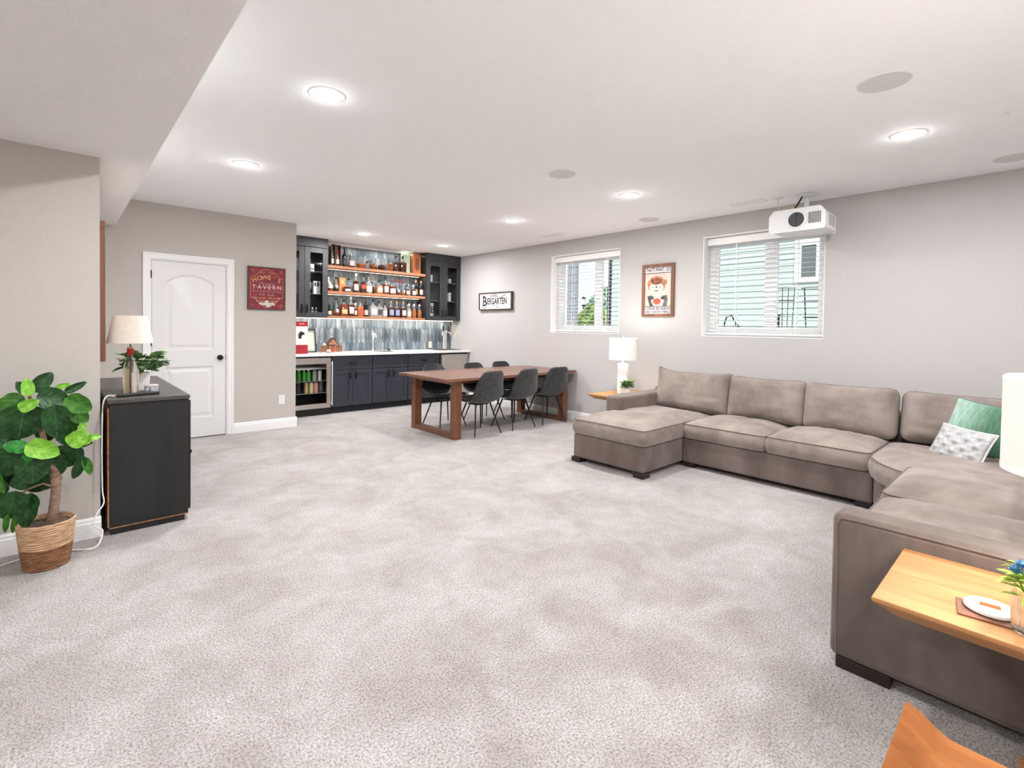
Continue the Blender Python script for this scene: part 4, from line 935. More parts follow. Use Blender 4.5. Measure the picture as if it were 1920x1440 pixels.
box(-.155,-.05,-.04,.055,.10,.112).build('wing_roof', CAP['cork'], ch_); box(-.02,.03,0,.04,.225,.25).build('chimney', LAB['grey'], ch_)
for x in (-.14,-.10,-.06,.07,.11,.145): MB().tube([(x,-.055,.012),(x,-.055,.10)], .005, 6).build('porch_post', CAP['cork'], ch_)
box(-.155,.155,-.06,-.03,.098,.106).build('porch_roof', CAP['brown'], ch_); box(-.012,.022,-.0415,-.04,.012,.075).build('front_door', LAB['red'], ch_)
for x in (-.035,.045): box(x-.01,x+.01,-.0415,-.04,.085,.11).build('cabin_window', LAB['cream'], ch_)
MB().lathe([(.035,.012),(.038,.03),(.02,.05),(0,.055)], 12, (-.075,-.058,0)).build('igloo_ornament', LAB['pink'], ch_, smooth=True); MB().lathe([(.02,.112),(.024,.13),(0,.15)], 10, (-.11,0,0)).build('snow_figure', M['paper'], ch_, smooth=True)
fc = thing('faucet', 'chrome bar faucet with curved spout at the sink', 'faucet', (3.85, 7.62, CT))
MB().lathe([(.03,0),(.03,.01),(.018,.02),(.015,.10),(.020,.16),(.016,.22)], 18).build('faucet_body', M['chrome'], fc, smooth=True)
MB().tube([(0,0,.20),(.0,-.02,.26),(.0,-.06,.285),(.0,-.11,.27),(.0,-.12,.23)], [.014,.014,.014,.013,.012], 12).build('spout', M['chrome'], fc, smooth=True); MB().lathe([(.012,.22),(.02,.25),(.02,.28),(.010,.31),(.014,.325),(0,.335)], 14).build('handle_top', M['chrome'], fc, smooth=True); MB().tube([(0,0,.24),(.05,0,.23)], .007, 8).build('side_lever', M['chrome'], fc)
sk2 = thing('bar_sink', 'small steel sink set in the white counter', 'sink', (3.98, 7.46, CT)); MB().lathe([(.15,.001),(.165,.003),(.17,.0)], 28, sx=1.1, sy=.8).build('rim', M['chrome'], sk2, smooth=True); MB().lathe([(0,.0005),(.15,.001)], 28, sx=1.1, sy=.8).build('basin', M['steel'], sk2)
so = thing('sink_stopper', 'small metal bar tool lying by the sink', 'bar tool', (4.14, 7.60, CT)); MB().lathe([(.018,.006),(.022,.012),(.022,.03),(.0,.034)], 14).build('cup', M['black'], so, smooth=True); MB().tube([(.02,0,.012),(.09,.0,.012)], .006, 8).build('tool_handle', M['chrome'], so)
tt = thing('tap_tower', 'chrome beer tap tower with two black handles', 'tap tower', (5.30, 7.63, CT))
MB().lathe([(.055,.0115),(.055,.02),(.038,.028),(.038,.33),(.041,.345),(.041,.36),(0,.365)], 24).build('column', M['chrome'], tt, smooth=True)
for s in (-1, 1):
    a = s*.65-.3; dx, dy = math.sin(a), -math.cos(a)
    f = MB().tube([(dx*.03,dy*.03,.325),(dx*.10,dy*.10,.325),(dx*.13,dy*.13,.30),(dx*.135,dy*.135,.265)], [.012,.013,.011,.009], 10).build('tap', M['chrome'], tt, smooth=True)
    MB().tube([(dx*.09,dy*.09,.33),(dx*.085,dy*.085,.36),(dx*.08,dy*.08,.44)], [.006,.013,.010], 10).build('tap_handle', M['black'], f, smooth=True)
dt = thing('drip_tray', 'black drip tray below the beer taps', 'tray', (5.29, 7.56, CT-.0003)); MB().box(-.24,.24,-.16,.16,0,.006).build('tray_base', M['black'], dt, bevel=.003); MB().box(-.23,.23,-.15,-.145,.006,.010).box(-.23,.23,.145,.15,.006,.010).build('tray_lip', M['steel'], dt)
# ================================================================== DINING SET
dt_ = thing('dining_table', 'long brown wooden trestle dining table before the bar', 'table', (4.41, 5.19, 0))
tx, ty, tz = 1.14, .550, .735
nb = 6
for k in range(nb):
    a, b = -ty+2*ty*k/nb, -ty+2*ty*(k+1)/nb
    box(-tx, tx, a+.0004, b-.0004, tz-.032, tz).build('top_plank', M['tablewood'], dt_, bevel=.001)
for s, x in ((-1, -.93), (1, .985)):
    for y in (-.43, .45): box(x-.048, x+.048, y-.05, y+.05, .0, tz-.085).build('leg', M['tablewood_z'], dt_, bevel=.003)
    box(x-.048, x+.048, -.379, .399, .004, .06).build('floor_rail', M['tablewood_y'], dt_, bevel=.003)
    box(x-.048, x+.048, -.48, .50, tz-.084, tz-.033).build('top_rail', M['tablewood_y'], dt_, bevel=.003)
for y in (-.36, .36): box(-.881, .936, y-.016, y+.016, tz-.085, tz-.033).build('apron', M['tablewood'], dt_)
# chairs
def chair_shell():
    P = [(.235,.435),(.20,.432),(.12,.412),(.02,.400),(-.09,.398),(-.165,.412),(-.215,.462),(-.248,.545),(-.275,.64),(-.297,.725),(-.310,.785),(-.314,.80)]
    Wd = [.185,.212,.228,.234,.236,.236,.232,.220,.200,.176,.146,.105]
    Lf = [.0,.006,.018,.030,.042,.055,.058,.050,.038,.026,.014,.006]
    nu = 12
    def pt(u, j):
        s = 2*u-1; y, z = P[j]; w = Wd[j]; c = abs(s)**2.4
        k = min(1, max(0, (z-.44)/.2)) if j > 4 else 0
        return (s*w, y+Lf[j]*c*k*1.5, z+Lf[j]*c*(1-k))
    m = MB()
    vs = [pt(i/nu, j) for j in range(len(P)) for i in range(nu+1)]; fs = []
    for j in range(len(P)-1):
        for i in range(nu): q = j*(nu+1)+i; fs.append((q, q+1, q+nu+2, q+nu+1))
    return m.add(vs, fs), len(P), nu, pt
def make_chair(label, loc, rz):
    t = thing('dining_chair', label, 'chair', loc, rz, 'grey bucket chairs around the dining table')
    m, nj, nu, pt = chair_shell()
    front = MB(); front.v = m.v; front.f = m.f
    o = front.build('inner_shell', M['leather'], t, smooth=True, angle=180)
    ss = o.modifiers.new('sub', 'SUBSURF'); ss.levels = 1; ss.render_levels = 2
    sd = o.modifiers.new('solid', 'SOLIDIFY'); sd.thickness = .010; sd.offset = 0
    back = MB(); back.f = m.f
    # outer upholstery offset outwards
    vs = []
    me = m.mesh('tmp', None); 
    for v in me.vertices: vs.append(tuple(v.co - v.normal*(.013 if v.normal.z > 0 or v.normal.y > 0 else -.013)))
    back.v = vs
    ob = back.build('outer_shell', M['greyfab'], t, smooth=True, angle=180)
    ss = ob.modifiers.new('sub', 'SUBSURF'); ss.levels = 1; ss.render_levels = 2
    sd = ob.modifiers.new('solid', 'SOLIDIFY'); sd.thickness = .012; sd.offset = 0
    rim = [pt(0, j) for j in range(nj)]+[pt(i/nu, nj-1) for i in range(1, nu)]+[pt(1, j) for j in range(nj-1, -1, -1)]
    MB().tube(rim, .009, 6).build('edge_piping', M['leather'], t, smooth=True)
    box(-.10,.10,-.09,.09,.368,.378).build('seat_plate', M['blackmetal'], t)
    for sx in (-1, 1):
        for sy in (-1, 1):
            MB().tube([(sx*.115, sy*.095, .385),(sx*.212, sy*.208, .0)], [.011,.0075], 8).build('leg', M['blackmetal'], t, smooth=True)
    return t
c0 = make_chair('near-side grey bucket chair closest to the table left end', (3.92, 4.885, 0), 0)
dup(c0, None, (4.535, 4.885, 0), .02, 'middle near-side grey bucket chair seen from behind')
dup(c0, None, (5.14, 4.87, 0), -.12, 'near-side grey bucket chair closest to the window wall')
dup(c0, None, (3.875, 5.565, 0), PI, 'far-side grey bucket chair at the table left end')
dup(c0, None, (4.555, 5.53, 0), PI, 'middle far-side grey bucket chair facing the camera')
dup(c0, None, (5.125, 5.55, 0), PI+.03, 'far-side grey bucket chair nearest the window wall')
# ================================================================== SOFA
sofa = thing('sectional_sofa', 'large taupe suede U-shaped sectional sofa with chaise', 'sofa', (4.6, 1.6, 0))
def L(x, y, z=0): return (x-4.6, y-1.6, z)
def lbox(x0, x1, y0, y1, z0, z1): return MB().box(x0-4.6, x1-4.6, y0-1.6, y1-1.6, z0, z1)
BZ0, BZ1 = .045, .282
Nz = lambda p, s, a: noise.noise(Vector((p[0]*s, p[1]*s, p[2]*s)))*a
def cushion(x0, x1, y0, y1, z0, z1, crown, name='seat_cushion', mat=None, parent=sofa, wr=.006, round_=.035, welts=True, seed=0.0, bulge=.012):
    """soft box cushion: rounded plan, crowned top, bulging sides"""
    cx, cy = (x0+x1)/2-4.6, (y0+y1)/2-1.6; hx, hy = (x1-x0)/2, (y1-y0)/2; n = 28
    def sq(a, b):       # square to rounded square
        r = min(round_, hx, hy)
        x, y = a*hx, b*hy
        ax, ay = abs(x)-(hx-r), abs(y)-(hy-r)
        if ax > 0 and ay > 0:
            l = math.hypot(ax, ay)
            if l > r: m_ = r/l; ax *= m_; ay *= m_
            x = math.copysign(hx-r+ax, x); y = math.copysign(hy-r+ay, y)
        return x, y
    def top(u, v):
        a, b = 2*u-1, 2*v-1; x, y = sq(a, b)
        z = z1+crown*((1-a**4)*(1-b**4))**.8
        p = (cx+x, cy+y, z)
        z += Nz((p[0]+seed, p[1], 0), 5, wr*2)*(1-a**6)*(1-b**6)+Nz((p[0]*.6+seed, p[1]*1.9, 3), 9, wr)*(1-a**8)*(1-b**8)
        return (p[0], p[1], z)
    def bot(u, v):
        x, y = sq(2*(1-u)-1, 2*v-1); return (cx+x, cy+y, z0)
    mb = MB().surf(top, n, n).surf(bot, 8, 8)
    # side wall
    per = []
    for k in range(n): per.append((k/n, 0))
    for k in range(n): per.append((1, k/n))
    for k in range(n): per.append((1-k/n, 1))
    for k in range(n): per.append((0, 1-k/n))
    m_ = len(per); ns = 6
    def side(u, v):
        a, b = per[int(round(u*m_)) % m_]; x, y = sq(2*a-1, 2*b-1)
        k = 1+bulge*math.sin(PI*v)/max(min(hx, hy), .1)
        w_ = Nz((x*3+seed, y*3, v*.5), 6, wr*.8)*math.sin(PI*v)
        l = math.hypot(x, y) or 1
        return (cx+x*k+x/l*w_, cy+y*k+y/l*w_, z0+(z1-z0)*v)
    mb.surf(side, m_, ns, closeu=True)
    o = mb.build(name, mat or M['suede'], parent, smooth=True, angle=60)
    if welts:
        for z in (z1,):
            pts = [(cx+sq(2*a-1, 2*b-1)[0]*1.002, cy+sq(2*a-1, 2*b-1)[1]*1.002, z+.001) for a, b in per]; pts.append(pts[0])
            MB().tube(pts, .0045, 6, cap=False).build('welt', M['welt'], o, smooth=True)
    return o
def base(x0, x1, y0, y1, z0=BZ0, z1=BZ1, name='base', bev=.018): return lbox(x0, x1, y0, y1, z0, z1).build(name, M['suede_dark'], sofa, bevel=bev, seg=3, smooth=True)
# chaise
base(3.850, 5.50, 2.425, 3.245)
cushion(3.842, 5.20, 2.418, 3.250, .288, .428, .062, seed=1.3, round_=.045)
# love seat
base(4.535, 5.50, .872, 2.420)
cushion(4.525, 5.22, 1.655, 2.414, .288, .422, .062, seed=4.1, round_=.05, bulge=.016)
cushion(4.525, 5.22, .892, 1.645, .288, .426, .062, seed=7.7, round_=.05, bulge=.016)
# corner wedge
wp_ = [(4.53,.868),(5.50,.868),(5.50,-.42),(4.02,-.42),(4.02,.555),(4.20,.575)]
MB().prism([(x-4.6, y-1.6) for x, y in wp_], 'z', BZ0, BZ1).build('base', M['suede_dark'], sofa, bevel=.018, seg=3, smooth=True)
def poly_cushion(outline, z0, z1, crown, seed, name='seat_cushion'):
    """cushion with any convex-ish outline"""
    n = len(outline); cx = sum(p[0] for p in outline)/n; cy = sum(p[1] for p in outline)/n
    dense = []
    for i in range(n):
        a, b = outline[i], outline[(i+1) % n]
        for k in range(8): dense.append((a[0]+(b[0]-a[0])*k/8, a[1]+(b[1]-a[1])*k/8))
    for _ in range(3): dense = [((dense[i-1][0]+2*dense[i][0]+dense[(i+1) % len(dense)][0])/4, (dense[i-1][1]+2*dense[i][1]+dense[(i+1) % len(dense)][1])/4) for i in range(len(dense))]
    m = len(dense); R = 14
    def top(u, v):
        p = dense[int(round(u*m)) % m]; s = 1-v
        x, y = cx+(p[0]-cx)*s, cy+(p[1]-cy)*s
        z = z1+crown*(1-s**4)+(Nz((x+seed, y, 0), 6, .012)+Nz((x*.7+seed, y*2.2, 1), 12, .007))*(1-s**8)
        return (x-4.6, y-1.6, z)
    def side(u, v):
        p = dense[int(round(u*m)) % m]; k = 1+.03*math.sin(PI*v)+Nz((p[0]*9+seed, p[1]*9, v*.7), 2.2, .012)*math.sin(PI*v)
        return (cx+(p[0]-cx)*k-4.6, cy+(p[1]-cy)*k-1.6, z0+(z1-z0)*v)
    mb = MB().surf(side, m, 6, True).surf(top, m, R, True)
    o = mb.build(name, M['suede'], sofa, smooth=True, angle=60)
    pts = [(p[0]-4.6, p[1]-1.6, z1+.002) for p in dense]; pts.append(pts[0])
    MB().tube(pts, .0045, 6, cap=False).build('welt', M['welt'], o, smooth=True)
    return o
poly_cushion([(4.44,.878),(4.80,.878),(5.20,.878),(5.20,.40),(5.20,-.12),(4.70,-.12),(4.08,-.12),(4.08,.30),(4.10,.63),(4.25,.78)], .288, .425, .045, 2.0)
# return run with arm
base(2.44, 4.015, -.42, .505)
cushion(2.452, 3.255, -.15, .575, .300, .472, .062, seed=11.0, wr=.009, round_=.06, bulge=.02)
cushion(3.262, 4.060, -.15, .590, .300, .480, .066, seed=15.0, wr=.009, round_=.06, bulge=.02)
# arms
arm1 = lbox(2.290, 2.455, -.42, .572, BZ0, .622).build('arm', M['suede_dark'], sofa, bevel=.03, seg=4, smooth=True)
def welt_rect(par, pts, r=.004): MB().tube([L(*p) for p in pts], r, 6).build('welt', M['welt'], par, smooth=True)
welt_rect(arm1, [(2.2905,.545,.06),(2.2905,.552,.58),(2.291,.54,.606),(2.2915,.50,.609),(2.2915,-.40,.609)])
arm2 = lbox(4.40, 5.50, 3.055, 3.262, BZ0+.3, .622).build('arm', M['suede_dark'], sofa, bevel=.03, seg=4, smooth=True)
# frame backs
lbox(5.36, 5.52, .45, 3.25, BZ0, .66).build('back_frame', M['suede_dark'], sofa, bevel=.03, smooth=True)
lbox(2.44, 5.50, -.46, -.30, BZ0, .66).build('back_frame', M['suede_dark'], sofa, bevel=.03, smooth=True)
def back_cushion(c, w, h, t, lean, rz, seed, sag=.03, name='back_cushion', horn=0.0, rc=.075):
    """pillow back: grid front/back bulging, pinched top corners; faces -Y locally"""
    n, m = 26, 20
    def edge(a, b):
        x = a*w/2; z = b*h/2; ax, az = abs(x)-(w/2-rc), abs(z)-(h/2-rc)
        if ax > 0 and az > 0:
            l = math.hypot(ax, az); q = min(1, rc/l*1.0) if l > rc else 1
            x = math.copysign(w/2-rc+ax*q, x); z = math.copysign(h/2-rc+az*q, z)
        z += h/2
        z -= sag*(1-abs(a)**3)*max(0, b)**6*.6
        z += horn*max(0, -a)**8*max(0, b)**4; x -= horn*.6*max(0, -a)**8*max(0, b)**4
        return x, z
    def prof(a, b): return t*.42*(1-max(abs(a), abs(b))**14)+t*.62*((1-abs(a)**2.6)*(1-abs(b)**2.8))**.6
    def front(u, v):
        a, b = 2*u-1, 2*v-1; x, z = edge(a, b); y = -prof(a, b)*.62
        y += (Nz((x+seed, z, 0), 4.5, .02)+Nz((x*.5+seed, z*2.6, 4), 8, .010))*(1-max(abs(a), abs(b))**6)
        return (x, y, z)
    def bk(u, v):
        a, b = 2*(1-u)-1, 2*v-1; x, z = edge(a, b); return (x, prof(a, b)*.38, z)
    o = MB().surf(front, n, m).surf(bk, n, m).build(name, M['suede'], sofa, smooth=True, angle=70)
    o.location = L(*c); o.rotation_euler = (-lean, 0, rz)
    pts = [edge(a, 1) for a in [-1+2*k/20 for k in range(21)]]
    path = [(edge(-1, -1+2*k/12)[0], 0, edge(-1, -1+2*k/12)[1]) for k in range(13)]+[(x, 0, z) for x, z in pts[1:]]+[(edge(1, 1-2*k/12)[0], 0, edge(1, 1-2*k/12)[1]) for k in range(1, 13)]
    MB().tube(path, .0045, 6, cap=False).build('welt', M['suede_dark'], o, smooth=True)
    return o
RZW = -PI/2      # faces -X
back_cushion((5.17, 2.68, .44), .87, .46, .22, .20, RZW, 1.0, .05, horn=.03, rc=.045)
back_cushion((5.17, 1.90, .44), .74, .445, .22, .20, RZW, 5.0, .03)
back_cushion((5.17, 1.20, .44), .72, .445, .22, .20, RZW, 9.0, .03)
back_cushion((5.18, .42, .45), .80, .425, .22, .22, RZW, 13.0, .02)
back_cushion((4.80, -.06, .45), .72, .40, .22, .20, PI, 17.0, .02)
back_cushion((3.66, -.16, .47), .76, .40, .22, .20, PI, 21.0, .02)
back_cushion((2.86, -.16, .47), .76, .40, .22, .20, PI, 25.0, .02)
for x, y in ((3.89,2.47),(3.89,3.20),(4.60,2.36),(4.60,.93),(5.44,.2),(5.44,3.2),(2.345,-.36),(4.0,.44)):
    lbox(x-.055, x+.055, y-.055, y+.055, 0, BZ0+.003).build('foot', M['darkfoot'], sofa, bevel=.004)
lbox(2.30, 2.40, .37, .548, 0, BZ0+.003).build('foot', M['darkfoot'], sofa, bevel=.004)
# ------------------------------------------------------------------ pillows
def pillow(name, label, w, h, t, mat, matb, loc, rot, extra=None, group=None):
    o = thing(name, label, 'pillow', loc, 0, group or 'throw pillows'); o.rotation_euler = rot
    n = 72 if extra else 24
    def e(a, b):
        k = 1-.07*(1-abs(b)**2)*abs(a)**4; q = 1-.07*(1-abs(a)**2)*abs(b)**4
        return a*w/2*k, h/2+b*h/2*q
    def pr(a, b): return t*((1-a**2)*(1-b**2))**.45
    def fr(u, v):
        a, b = 2*u-1, 2*v-1; x, z = e(a, b); d = 0
        if extra:
            k = 2*PI/.062; s = math.cos(k*x)+math.cos(k*(x/2+z*.866))+math.cos(k*(x/2-z*.866)); f_ = math.cos(k*1.732*z)+math.cos(k*1.732*(z/2+x*.866))+math.cos(k*1.732*(z/2-x*.866))
            d = (.0095*s/3+.0040*f_/3)*min(1, 6*(1-max(abs(a), abs(b))))
        return (x, -pr(a, b)/2-.003-d, z)
    def bk(u, v): a, b = 2*(1-u)-1, 2*v-1; x, z = e(a, b); return (x, pr(a, b)/2+.003, z)
    MB().surf(fr, n, n).build('front_cover', mat, o, smooth=True, angle=180); MB().surf(bk, n, n).build('back_cover', matb, o, smooth=True, angle=180)
    ring = [e(-1+2*k/12, -1) for k in range(13)]+[e(1, -1+2*k/12) for k in range(1, 13)]+[e(1-2*k/12, 1) for k in range(1, 13)]+[e(-1, 1-2*k/12) for k in range(1, 13)]
    MB().tube([(x, 0, z) for x, z in ring], .005, 6, cap=False).build('piping', matb if not extra else extra, o, smooth=True)
    return o
def green_pillow_mat():
    m, t, b = nt('green_gradient_pleats'); c = N(t, 'ShaderNodeTexCoord'); sep = N(t, 'ShaderNodeSeparateXYZ'); t.links.new(c.outputs['Object'], sep.inputs[0])
    mr = N(t, 'ShaderNodeMapRange'); mr.inputs['From Min'].default_value = -.22; mr.inputs['From Max'].default_value = .10; t.links.new(sep.outputs['X'], mr.inputs['Value'])
    mp = N(t, 'ShaderNodeMapping'); mp.inputs['Scale'].default_value = (90, 10, 14); t.links.new(c.outputs['Object'], mp.inputs['Vector'])
    n = N(t, 'ShaderNodeTexNoise', Scale=1.0, Detail=2.0); t.links.new(mp.outputs[0], n.inputs['Vector'])
    col = ramp(t, mr.outputs[0], [(.1, (.40,.56,.49)), (.5, (.22,.38,.30)), (.95, (.045,.15,.08))])
    mx = N(t, 'ShaderNodeMix', data_type='RGBA', blend_type='MULTIPLY'); mx.inputs[0].default_value = .8; t.links.new(col, mx.inputs[6]); t.links.new(ramp(t, n.outputs['Fac'], [(.35, (.6,.65,.6)), (.6, (1.1,1.1,1.05))]), mx.inputs[7])
    t.links.new(mx.outputs[2], b.inputs['Base Color']); b.inputs['Roughness'].default_value = .6; b.inputs['Sheen Weight'].default_value = .3
    bump(t, b, n.outputs['Fac'], .7, .01); return m
def smocked_mat():
    return noisy('grey_smocked_satin', (.40,.40,.405), (.47,.47,.47), 40, .36, .1, .002, sheen=.2)
teal = plain('teal_velvet', (.02,.15,.14), .7, sheen=.4)
pillow('throw_pillow', 'green pleated square pillow behind the grey smocked pillow', .42, .40, .15, green_pillow_mat(), teal, (4.97, .375, .455), (-.33, .10, math.radians(-118)))
pillow('throw_pillow', 'pale grey smocked satin pillow leaning on the green pillow', .37, .275, .12, smocked_mat(), plain('beige_satin', (.52,.40,.34), .5), (4.74, .450, .420), (-.50, .05, math.radians(-124)), M['blindrail'])
# ================================================================== END TABLES, LAMPS
def end_table(name, label, loc, hx, y0, y1, leg_y):
    t = thing(name, label, 'table', loc, 0, 'oak end tables')
    z1, z0 = .56, .502; b = .055
    def ring(d, z): return [(-hx+d, y0+d, z), (hx-d, y0+d, z), (hx-d, y1-d, z), (-hx+d, y1-d, z)]
    vs = ring(0, z1)+ring(0, z1-.014)+ring(b, z0); fs = [(3,2,1,0)[::-1], (11,10,9,8)]
    for r in range(2):
        for i in range(4): fs.append((r*4+i, (r+1)*4+i, (r+1)*4+(i+1) % 4, r*4+(i+1) % 4))
    MB().add(vs, fs).build('top', M['oak'], t, bevel=.003)
    box(-.06, .06, leg_y-.06, leg_y+.06, .03, z0-.0005).build('pedestal', M['oak'], t, bevel=.003)
    box(-hx*.7, hx*.7, leg_y-.17, leg_y+.17, 0, .03).build('foot_plate', M['oak'], t, bevel=.003)
    return t
end_table('end_table', 'light oak end table in the foreground beside sofa arm', (2.030, 0, 0), .248, -.50, .338, -.14)
end_table('end_table', 'light oak end table behind the chaise holding white lamp', (5.10, 3.52, 0), .40, -.225, .225, 0)
def white_lamp(loc, label, power=1.0):
    t = thing('table_lamp', label, 'lamp', loc, 0, 'white cylinder table lamps')
    pr = [(.055,0),(.064,.004)]
    for k in range(12): pr += [(.064,.006+k*.0295),(.066,.018+k*.0295),(.064,.0335+k*.0295)]
    pr += [(.060,.366),(.03,.374)]
    MB().lathe(pr, 28).build('ribbed_base', M['whiteceramic'], t, smooth=True, angle=60)
    MB().lathe([(.010,.37),(.010,.52)], 12).build('neck', M['white'], t, smooth=True)
    r = .168
    MB().lathe([(r,.418),(r,.672),(r-.003,.672),(r-.003,.418),(r,.418)], 48, cap=False).build('lamp_shade', M['shade'], t, smooth=True)
    MB().lathe([(r+.0006,.415),(r+.0012,.424),(r+.0006,.430)], 48, cap=False).build('shade_trim', M['blindrail'], t, smooth=True); MB().lathe([(r+.0006,.660),(r+.0012,.670),(r-.004,.674)], 48, cap=False).build('shade_trim', M['blindrail'], t, smooth=True)
    MB().tube([(-.165,0,.660),(.165,0,.660)], .002, 5).build('shade_spider', M['chrome'], t); MB().lathe([(.004,.660),(.004,.688),(.009,.695),(0,.705)], 10).build('finial', M['white'], t, smooth=True)
    MB().lathe([(0,.50),(.022,.52),(.03,.56),(.02,.60),(0,.61)], 14).build('bulb', plain('lit_bulb', (1,.9,.8), .5, emit=(1,.86,.70), es=8), t, smooth=True)
    d = bpy.data.lights.new('lamp_bulb', 'POINT'); d.energy = LAMP_W*power; d.color = (1,.965,.92); d.shadow_soft_size = .07
    l = bpy.data.objects.new('lamp_bulb', d); COL.objects.link(l); l.parent = t; l.location = (0,0,.625)
white_lamp((5.03, 3.48, .5605), 'white ribbed table lamp with drum shade by the window', .28)
white_lamp((1.975, -.083, .5605), 'large white drum-shaded lamp cut off by the right edge')
# little plants
def leaf_mesh(name, mat, n=6, cup=.18, bend=.25, shape=1.0, waist=0.0, tip=1.0):
    def w(s): return .5*max(0.0, math.sin(PI*min(1, s**shape)))**.62*(1-waist*math.exp(-((s-.42)/.14)**2))
    def fn(u, v):
        a = 2*u-1; s = v; ww = w(s)
        return (s, a*ww, cup*abs(a)**1.6*ww-bend*s*s+.014*math.sin(s*18)*abs(a))
    return MB().surf(fn, 8, n*2).mesh(name, mat, True, 180)
def orient(o, base, direc, normal, L_, W_):
    x = Vector(direc).normalized(); nrm = Vector(normal); z = (nrm-x*nrm.dot(x)).normalized(); y = z.cross(x)
    o.matrix_local = Matrix(((x.x*L_, y.x*W_, z.x*L_, base[0]), (x.y*L_, y.y*W_, z.y*L_, base[1]), (x.z*L_, y.z*W_, z.z*L_, base[2]), (0,0,0,1)))
def leafmat(name, c0, c1, vein, rough=.28):
    m, t, b = nt(name); c = N(t, 'ShaderNodeTexCoord'); sep = N(t, 'ShaderNodeSeparateXYZ'); t.links.new(c.outputs['Object'], sep.inputs[0])
    ab = N(t, 'ShaderNodeMath', operation='ABSOLUTE'); t.links.new(sep.outputs['Y'], ab.inputs[0])
    n = N(t, 'ShaderNodeTexNoise', Scale=3.0, Detail=3.0); t.links.new(c.outputs['Object'], n.inputs['Vector'])
    base_c = ramp(t, n.outputs['Fac'], [(.35, c0), (.65, c1)])
    # side veins: stripes of (x - 0.9|y|)
    md = N(t, 'ShaderNodeMath', operation='MULTIPLY_ADD'); t.links.new(ab.outputs[0], md.inputs[0]); md.inputs[1].default_value = -.8; t.links.new(sep.outputs['X'], md.inputs[2])
    ml = N(t, 'ShaderNodeMath', operation='MULTIPLY'); t.links.new(md.outputs[0], ml.inputs[0]); ml.inputs[1].default_value = 30.0
    sn_ = N(t, 'ShaderNodeMath', operation='SINE'); t.links.new(ml.outputs[0], sn_.inputs[0])
    mid_ = N(t, 'ShaderNodeMath', operation='LESS_THAN'); t.links.new(ab.outputs[0], mid_.inputs[0]); mid_.inputs[1].default_value = .012
    gt = N(t, 'ShaderNodeMath', operation='GREATER_THAN'); t.links.new(sn_.outputs[0], gt.inputs[0]); gt.inputs[1].default_value = .992
    mxv = N(t, 'ShaderNodeMath', operation='MAXIMUM'); t.links.new(mid_.outputs[0], mxv.inputs[0]); t.links.new(gt.outputs[0], mxv.inputs[1])
    sc_ = N(t, 'ShaderNodeMath', operation='MULTIPLY'); t.links.new(mxv.outputs[0], sc_.inputs[0]); sc_.inputs[1].default_value = .35
    mx = N(t, 'ShaderNodeMix', data_type='RGBA'); t.links.new(sc_.outputs[0], mx.inputs[0]); t.links.new(base_c, mx.inputs[6]); mx.inputs[7].default_value = (*vein, 1)
    t.links.new(mx.outputs[2], b.inputs['Base Color']); b.inputs['Roughness'].default_value = rough+.12; b.inputs['Specular IOR Level'].default_value = .3
    bump(t, b, sn_.outputs[0], .10, .012); return m
sage = leafmat('sage_leaf', (.10,.20,.07), (.26,.40,.17), (.4,.5,.3), .5)
pgreen = leafmat('small_green_leaf', (.05,.14,.03), (.16,.30,.08), (.3,.4,.2), .45)
def bush(parent, c, n, r, h, ll, mesh, seed, up=.5):
    rnd = random.Random(seed)
    for i in range(n):
        a = rnd.uniform(0, 2*PI); q = rnd.random()**.6; z = c[2]+h*(.15+.75*rnd.random())
        b = (c[0]+r*.55*q*math.cos(a), c[1]+r*.55*q*math.sin(a), z)
        d = Vector((math.cos(a), math.sin(a), up+rnd.uniform(-.5,.7))).normalized()
        o = bpy.data.objects.new('leaf', mesh); COL.objects.link(o); o.parent = parent
        l = ll*rnd.uniform(.7,1.25); orient(o, b, d, (rnd.uniform(-.4,.4), rnd.uniform(-.4,.4), 1), l, l*.8)
    for i in range(7):
        a = 2*PI*i/7+.3
        MB().tube([(c[0],c[1],c[2]),(c[0]+r*.3*math.cos(a),c[1]+r*.3*math.sin(a),c[2]+h*.5),(c[0]+r*.7*math.cos(a),c[1]+r*.7*math.sin(a),c[2]+h*.85)], .0018, 5).build('stem', plain('stem_green', (.10,.18,.05), .6), parent)
lm1 = leaf_mesh('leaf', pgreen, 4, .2, .2); lm2 = leaf_mesh('leaf', sage, 4, .2, .25)
pp = thing('potted_plant', 'small green plant in white pot beside the far lamp', 'plant', (4.95, 3.36, .5605))
MB().lathe([(.035,0),(.045,.005),(.048,.085),(.042,.085),(.040,.02),(0,.02)], 20).build('pot', M['whiteceramic'], pp, smooth=True); MB().lathe([(0,.07),(.042,.07)], 16).build('soil', M['soil'], pp)
bush(pp, (0,0,.075), 70, .10, .10, .045, lm1, 3)
